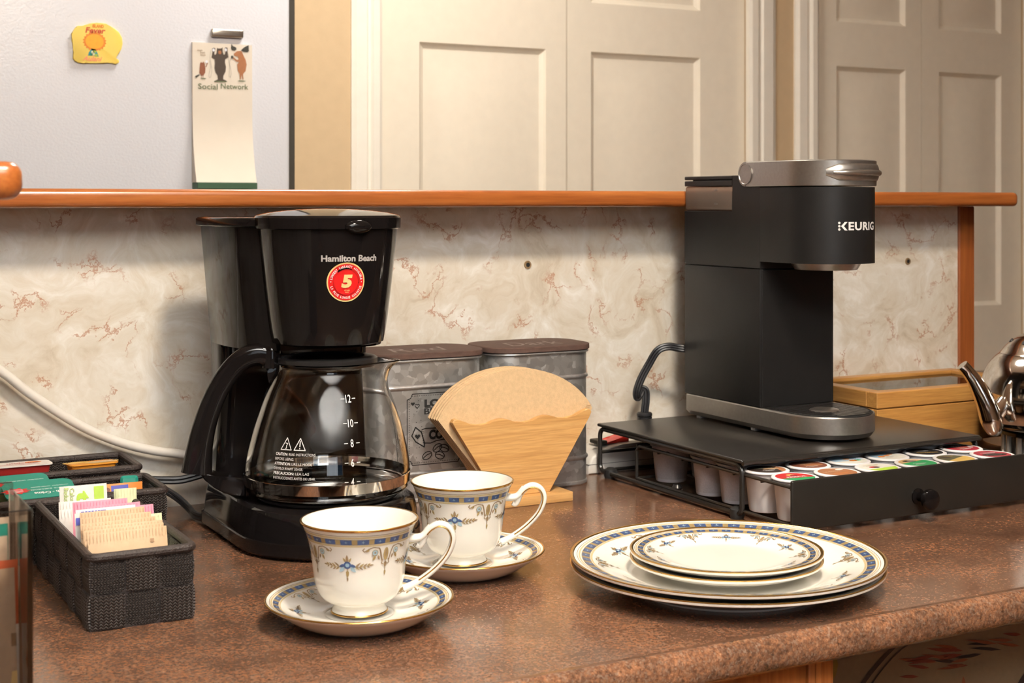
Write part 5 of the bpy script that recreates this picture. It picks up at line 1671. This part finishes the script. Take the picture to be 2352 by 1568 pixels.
sachet('sweetener_packet', (bx - .0120, 1.2075, .0045), .0480, .0765, .0022, LN, -.02, ('packet_ice', 'packet_ice'), 'pale blue-white sweetener packet directly before the pink ones', 'packet', 'white sweetener packets', lambda p: p.poly([(-.020, .071), (.000, .071), (.000, .0748), (-.020, .0748)], 'packet_blue'))
sachet('lime_packet', (bx + .0235, 1.2050, .0045), .0200, .0680, .0015, LN, .0, ('packet_pale', 'packet_pale'), 'pale lime packet edge standing right of the brown packets', 'packet')
sachet('pink_packet', (bx + .0080, 1.2160, .0045), .0450, .0735, .0022, LN, .05, ('packet_pink', 'packet_pink'), 'pink sweetener packet, front one of the pink ones', 'packet', 'pink sweetener packets')
sachet('pink_packet', (bx - .0020, 1.2270, .0045), .0460, .0745, .0022, LN, .0, ('packet_pink', 'packet_pink'), 'pink sweetener packet in the middle of the pink ones', 'packet', 'pink sweetener packets')
sachet('pink_packet', (bx - .0105, 1.2390, .0045), .0450, .0765, .0022, LN, -.06, ('packet_pink', 'packet_pink'), 'pink sweetener packet at the back, standing tallest of the pink ones', 'packet', 'pink sweetener packets')
sachet('cream_packet', (bx - .0165, 1.2720, .0045), .0400, .0650, .0022, LN, .03, ('packet_white', 'packet_white'), 'white paper packet leaning left behind the pink ones', 'packet', 'plain white packets')
sachet('cream_packet', (bx - .0140, 1.2840, .0045), .0440, .0690, .0022, LN, -.05, ('packet_white', 'packet_white'), 'white paper packet before the green-lettered one', 'packet', 'plain white packets')
sachet('green_letter_packet', (bx - .0080, 1.3190, .0045), .0410, .0755, .0020, LN, -.03, ('packet_white', 'packet_white'), 'white packet with lime panel and green letter t, back of the nearest basket', 'packet', None,
       lambda p: (p.poly([(.009, .056), (.0175, .056), (.0175, .0735), (.009, .0735)], 'packet_lime'), p.text('t', 0, 0, 'packet_lime', .011, .011, 1, bold=.05, fn=lambda x, y: (-.001 + y * 1.0, .0650 - x)), p.text('Calorie', 0, 0, 'leaf', .016, .0040, 1, fn=lambda x, y: (-.0100 + y, .0655 - x)), p.text('Reduced', 0, 0, 'leaf', .017, .0040, 1, fn=lambda x, y: (-.0150 + y, .0655 - x))), False)
sachet('pale_green_packet', (bx + .0300, 1.3300, .0045), .0200, .0670, .0018, LN, -.12, ('packet_pale', 'packet_pale'), 'pale green packet in the back corner of the nearest basket', 'packet')

# ------------------------------------------------------------------ portion tubs
def tub(name, loc, w, d, h, rz, body, lid, label, group, marks, tilt=0.0, r=.006, clear=False):
    t = thing(name, label, 'portion tub', loc, rz, group)
    t.rotation_euler = (tilt, 0, rz)
    b = BM(); loft(b, [[(x, y, z) for x, y in rrect(-w / 2 + i, w / 2 - i, -d / 2 + i, d / 2 - i, max(r - i, .001), 4)] for i, z in ((.006, 0), (.005, .001), (.0025, h - .002), (.0022, h))])
    obj('tub_cup', fix(b), MT[body], t, 40)
    b = BM(); loft(b, [[(x, y, z) for x, y in rrect(-w / 2, w / 2, -d / 2, d / 2, r, 4)] for z in (h, h + .0012)]); ld = obj('foil_lid', fix(b), MT[lid], t, 40)
    if marks:
        p = Print(); marks(p); p.build('lid_print', lambda u, v, l: (u, v, h + .0014 + .0001 * l), ld)
    return t
T3 = 'jam tubs in the rear basket'
def jam_marks(p):
    p.ell(.012, .006, .008, .006, 'orange'); p.text('sunspun', 0, 0, 'f_red', .030, .0075, 1, bold=.02, fn=lambda x, y: (.001 - x, .003 - y))
    for k in range(4): p.line([(-.022, -.006 - .0016 * k), (.016, -.0075 - .0016 * k)], .0006, 'f_red')
tub('jam_tub', (.2440, 1.5130, .0565), .0560, .0370, .0135, -.03, 'jam', 'lid_white', 'red jam tub with white printed lid, on top in the rear basket', T3, jam_marks, -.06)
tub('jam_tub', (.2450, 1.5000, .0420), .0540, .0370, .0135, .02, 'f_red', 'f_red', 'red-lidded jam tub underneath the white-lidded one', T3, lambda p: [p.ell(-.02 + .012 * k, .004 * (-1) ** k, .003, .002, 'orange') for k in range(4)], -.02)
tub('jam_tub', (.2400, 1.5200, .0040), .0540, .0370, .0360, .0, 'jam', 'lid_white', 'red jam tub at the bottom of the rear basket, hardly showing', T3, None)
def marm(p):
    p.ell(-.014, .008, .014, .009, 'marmalade_pale', .3); p.ell(.010, -.002, .018, .012, 'marmalade_pale', .2); p.ell(.010, -.002, .014, .009, 'packet_brown', .2, lay=2); p.line([(-.023, -.012), (-.023, .010)], .0006, 'p_brown', 2); p.line([(-.022, .013), (.02, .014)], .0006, 'orange', 2)
tub('marmalade_tub', (.3130, 1.5180, .0535), .0490, .0340, .0110, .02, 'marmalade', 'marmalade', 'orange marmalade tub with fruit picture lid in the rear basket', T3, marm, -.08)
tub('marmalade_tub', (.3120, 1.5170, .0310), .0490, .0340, .0220, .0, 'marmalade', 'marmalade', 'orange marmalade tub underneath the one with the fruit picture', T3, None)
tub('marmalade_tub', (.3050, 1.5170, .0035), .0490, .0340, .0260, .05, 'marmalade', 'marmalade', 'orange marmalade tub at the bottom of the rear basket', T3, None)
T2 = 'peanut butter tubs in the middle basket'
def pb(p):
    star = [((.0085 if k % 2 else .0125) * cos(2 * pi * k / 20) * 1.1 - .021, (.0045 if k % 2 else .0065) * sin(2 * pi * k / 20) - .001) for k in range(20)]
    p.poly(star, 'f_red', 1)
    fl = lambda cx, cy: (lambda x, y: (cx - x, cy - y))
    for k in range(3): p.line([(-.028, .0015 - .0022 * k), (-.015, .0012 - .0022 * k)], .0007, 'white_print', 2)
    p.text('Smooth - Crème', 0, 0, 'white_print', .036, .0046, 2, bold=.03, fn=fl(.012, -.0085))
    p.text('PEANUT BUTTER · BEURRE D’ARACHIDE', 0, 0, 'white_print', .036, .0022, 2, fn=fl(.010, -.0015))
    p.text('CONTAINS PEANUT · CONTIENT ARACHIDES', 0, 0, 'white_print', .034, .0018, 2, fn=fl(.010, .0035))
tub('peanut_butter_tub', (.2430, 1.4130, .0525), .0640, .0340, .0110, .04, 'f_tan', 'teal_lid', 'teal-lidded peanut butter tub with red leaf, front one of the two', T2, lambda p: [setattr(p, 'V', p.V), pb(p), setattr(p, 'V', [(-u, v, l) if False else (u, v, l) for u, v, l in p.V])], .30, .008)
tub('peanut_butter_tub', (.2260, 1.4440, .0540), .0640, .0340, .0110, .06, 'f_tan', 'teal_lid', 'teal-lidded peanut butter tub with red leaf, rear one of the two', T2, pb, .30, .008)
tub('peanut_butter_tub', (.2300, 1.4250, .0040), .0640, .0500, .0380, .0, 'f_tan', 'teal_lid', 'peanut butter tub lying under the two teal-lidded ones', T2, None)
def upright(name, loc, w, h, th, rz, lean, mat, label, cat, marks=None):
    t = thing(name, label, cat, loc, rz); t.rotation_euler = (-lean, 0, rz)
    b = BM(); prism(b, rrect(-w / 2, w / 2, 0, h, min(w, h) * .18, 4), lambda u, v, d: (u, d, v), 0, th, th * .25, 1); obj('tub_shell', fix(b), MT[mat], t, 40)
    if marks: p = Print(); marks(p); p.build('tub_print', lambda u, v, l: (u, -.0004 - .0001 * l, v), t)
upright('teal_tub', (.3300, 1.4280, .0160), .0170, .0490, .0100, -.25, .20, 'teal_lid', 'small teal tub standing on edge at the end of the middle basket', 'portion tub', lambda p: (p.poly([(-.008, .026), (-.003, .026), (-.002, .036), (-.004, .043), (-.008, .038)], 'f_red', 1), p.text('885', .003, .040, 'white_print', .007, .0025, 1)))
sachet('biscuit_packet', (.3040, 1.4020, .0042), .0680, .0590, .0050, .10, .0, ('packet_orange', 'packet_orange'), 'orange snack packet with blue label lying in the middle basket', 'packet', None, lambda p: (p.poly([(.004, .0485), (.020, .0485), (.020, .0575), (.004, .0575)], 'packet_blue', 1), p.ell(-.004, .054, .007, .003, 'f_brown', lay=1), p.ell(-.003, .0535, .003, .0018, 'f_white', lay=2)), False)

# ------------------------------------------------------------------ clear acrylic holder at the left edge
AX0, AX1, AY0, AY1, AH = .005, .1580, .935, 1.015, .1420
ah = thing('acrylic_holder', 'clear acrylic box of tea sachets at the left edge of the worktop', 'box', (AX0, AY0, 0))
X, Y = AX1 - AX0, AY1 - AY0
b = BM()
box(b, 0, X, 0, .003, .004, AH, .001, 1)
obj('long_panel', b, MT['acrylic'], ah)
b = BM(); box(b, 0, X, Y - .003, Y, .004, AH + .004, .001, 1); obj('long_panel', b, MT['acrylic'], ah)
for xa in (0, X - .003):
    b = BM(); box(b, xa, xa + .003, .0032, Y - .0032, .004, AH, .001, 1); obj('end_panel', b, MT['acrylic'], ah)
b = BM(); box(b, 0, X, 0, Y, 0, .0038, .001, 1); obj('bottom_panel', b, MT['acrylic'], ah)
TS = 'tea sachets in the acrylic box'
for i, (x, y, w, h, rz, ln, m, lab, mk) in enumerate([
    (.105, .946, .072, .098, .05, .12, 'tea_tan', 'tan tea sachet at the front of the acrylic box', lambda p: (p.poly([(-.036, .05), (.036, .05), (.036, .058), (-.036, .058)], 'p_brown'), p.poly([(-.02, .01), (.036, .01), (.036, .035), (-.02, .03)], 'cream_gold'))),
    (.108, .962, .072, .100, -.04, .12, 'tea_red', 'red tea sachet second in the acrylic box', lambda p: p.poly([(-.03, .02), (.036, .02), (.036, .06), (-.03, .05)], 'f_white')),
    (.106, .976, .070, .112, .03, .10, 'tea_tan', 'tan tea sachet third in the acrylic box', None),
    (.109, .990, .068, .122, .0, .06, 'tea_tan', 'taupe tea sachet with teal strip at the back of the acrylic box', lambda p: p.poly([(.026, .09), (.033, .09), (.033, .118), (.026, .118)], 'teal_lid'))]):
    sachet('tea_sachet', (x + .010, y, .0045), w, h, .0042, ln, rz, (m, m), lab, 'tea sachet', TS, mk, False)

# ================================================================== BAMBOO TEA BOX
tb = thing('bamboo_box', 'honey bamboo box with glass lid behind the kettle', 'box', (1.256, 1.398, 0))
X, Y, H = .284, .160, .0905
for ya in (0, Y - .008):
    b = BM(); box(b, 0, X, ya, ya + .008, 0, .0690, .0008, 1); obj('long_side', b, MT['bamboo_box'], tb)
for xa in (0, X - .008):
    b = BM(); box(b, xa, xa + .008, .0082, Y - .0082, 0, .0690, .0008, 1); obj('short_side', b, MT['bamboo_box_y'], tb)
b = BM(); box(b, .0081, X - .0081, .0082, Y - .0082, 0, .006); obj('box_floor', b, MT['bamboo_box_y'], tb)
for ya in (0, Y - .020):
    b = BM(); box(b, 0, X, ya, ya + .020, .0702, H, .001, 1); obj('lid_rail', b, MT['bamboo_box'], tb)
for xa in (0, X - .020):
    b = BM(); box(b, xa, xa + .020, .0202, Y - .0202, .0702, H, .001, 1); obj('lid_stile', b, MT['bamboo_box_y'], tb)
b = BM(); box(b, .018, X - .018, .018, Y - .018, .0840, .0862); obj('glass_pane', b, MT['pane'], tb)
for k in range(1, 4):
    b = BM(); box(b, .071 * k - .003, .071 * k + .003, .0082, Y - .0082, .006, .062); obj('divider', b, MT['bamboo_box_y'], tb)

# ================================================================== KETTLE ON ITS STAND
QX, QY = 1.4560, 1.2960
ks = thing('kettle_stand', 'dark wire kettle stand in a shallow chrome tray, right of the pod drawer', 'stand', (QX, QY, 0))
b = BM(); lathe(b, [(0, .003), (.080, .003), (.090, .006), (.0985, .0150), (.1000, .0185), (.0985, .0200), (.0965, .0180), (.088, .0095), (.079, .0062), (0, .006)], 64); lathe(b, [(.05, 0), (.06, 0), (.06, .0032), (.05, .0032)], 32); obj('chrome_tray', fix(b), MT['chrome'], ks, 60)
for k in range(18):
    a = 2 * pi * k / 18
    b = BM(); tube(b, [(.0595 * cos(a), .0595 * sin(a), .0061), (.0595 * cos(a), .0595 * sin(a), .0380)], .0038, 8); obj('wire_post', fix(b), MT['silver'], ks)
for z, r in ((.0405, .0615),):
    b = BM(); lathe(b, [(.050, .0375), (.064, .0375), (.0665, .0390), (.0665, .0430), (.064, .0445), (.050, .0445)], 48); obj('top_ring', fix(b), MT['black_gloss'], ks)
b = BM(); lathe(b, [(0, .0062), (.0500, .0062), (.0500, .036), (0, .036)], 40); obj('burner_cup', fix(b), MT['black_satin'], ks)
kt = thing('kettle', 'polished steel kettle with curved spout on a wire stand', 'kettle', (QX, QY, .0446))
kprof = dense([(.055, .0), (.070, .0012), (.0790, .0070), (.0860, .0200), (.0890, .0380), (.0880, .0540), (.0845, .0680), (.0780, .0810), (.0700, .0905), (.0645, .0950)], 4)
b = BM(); lathe(b, [(0, 0)] + kprof, 72); obj('kettle_body', fix(b), MT['steel'], kt, 60)
b = BM(); lathe(b, dense([(.0648, .0952), (.0635, .0966), (.0560, .1060), (.0440, .1155), (.0290, .1215), (.0180, .1235)], 3) + [(0, .1240)], 64); kl = obj('kettle_lid', fix(b), MT['steel'], kt, 60)
for k in range(8):
    a = pi + pi * .22 * (k - 3)
    b = BM(); lathe(b, [(0, .0006), (.0030, .0004), (.0034, -.0010), (0, -.0010)], 14)
    bmesh.ops.rotate(b, verts=b.verts, matrix=Matrix.Rotation(radians(48), 3, 'Y')); bmesh.ops.translate(b, verts=b.verts, vec=(.0512, 0, .1112)); bmesh.ops.rotate(b, verts=b.verts, matrix=Matrix.Rotation(a, 3, 'Z'))
    obj('vent_hole', fix(b), MT['black_print'], kl)
b = BM(); lathe(b, [(0, .148), (.010, .147), (.0150, .142), (.0155, .136), (.011, .130), (.0095, .1235), (0, .1235)], 32); obj('lid_knob', fix(b), MT['black_gloss'], kl)
b = BM(); tube(b, smooth_path([(.074, .01, .086), (.100, .02, .105), (.122, .025, .098), (.128, .027, .070), (.118, .022, .040), (.086, .012, .026)], 6), .0075, 12); obj('kettle_handle', fix(b), MT['black_gloss'], kt)
def KL(x, y, z): return (x - QX, y - QY, z - .0446)
b = BM()
hp = smooth_path([KL(1.3575, 1.297, .0440), KL(1.3560, 1.2975, .0490), KL(1.3520, 1.2995, .0630), KL(1.3470, 1.3020, .0800), KL(1.3410, 1.3055, .0960), KL(1.3340, 1.3095, .1110), KL(1.3270, 1.3130, .1215), KL(1.3200, 1.3165, .1305)], 5)
hr = [.0045, .0105, .0140, .0128, .0112, .0092, .0078, .0074]
rad = []
for i in range(len(hp)):
    q = i / 5; k = min(int(q), len(hr) - 2); q -= k; rad.append(hr[k] * (1 - q) + hr[k + 1] * q)
tube(b, hp, rad, 20)
obj('spout', fix(b), MT['steel'], kt, 60)
b = BM(); tube(b, smooth_path([KL(1.3525, 1.299, .0660), KL(1.3660, 1.2985, .0760), KL(1.3800, 1.298, .0900), KL(1.392, 1.297, .098)], 6), [.0115 - .0002 * i for i in range(19)], 18); obj('spout_root', fix(b), MT['steel'], kt, 60)
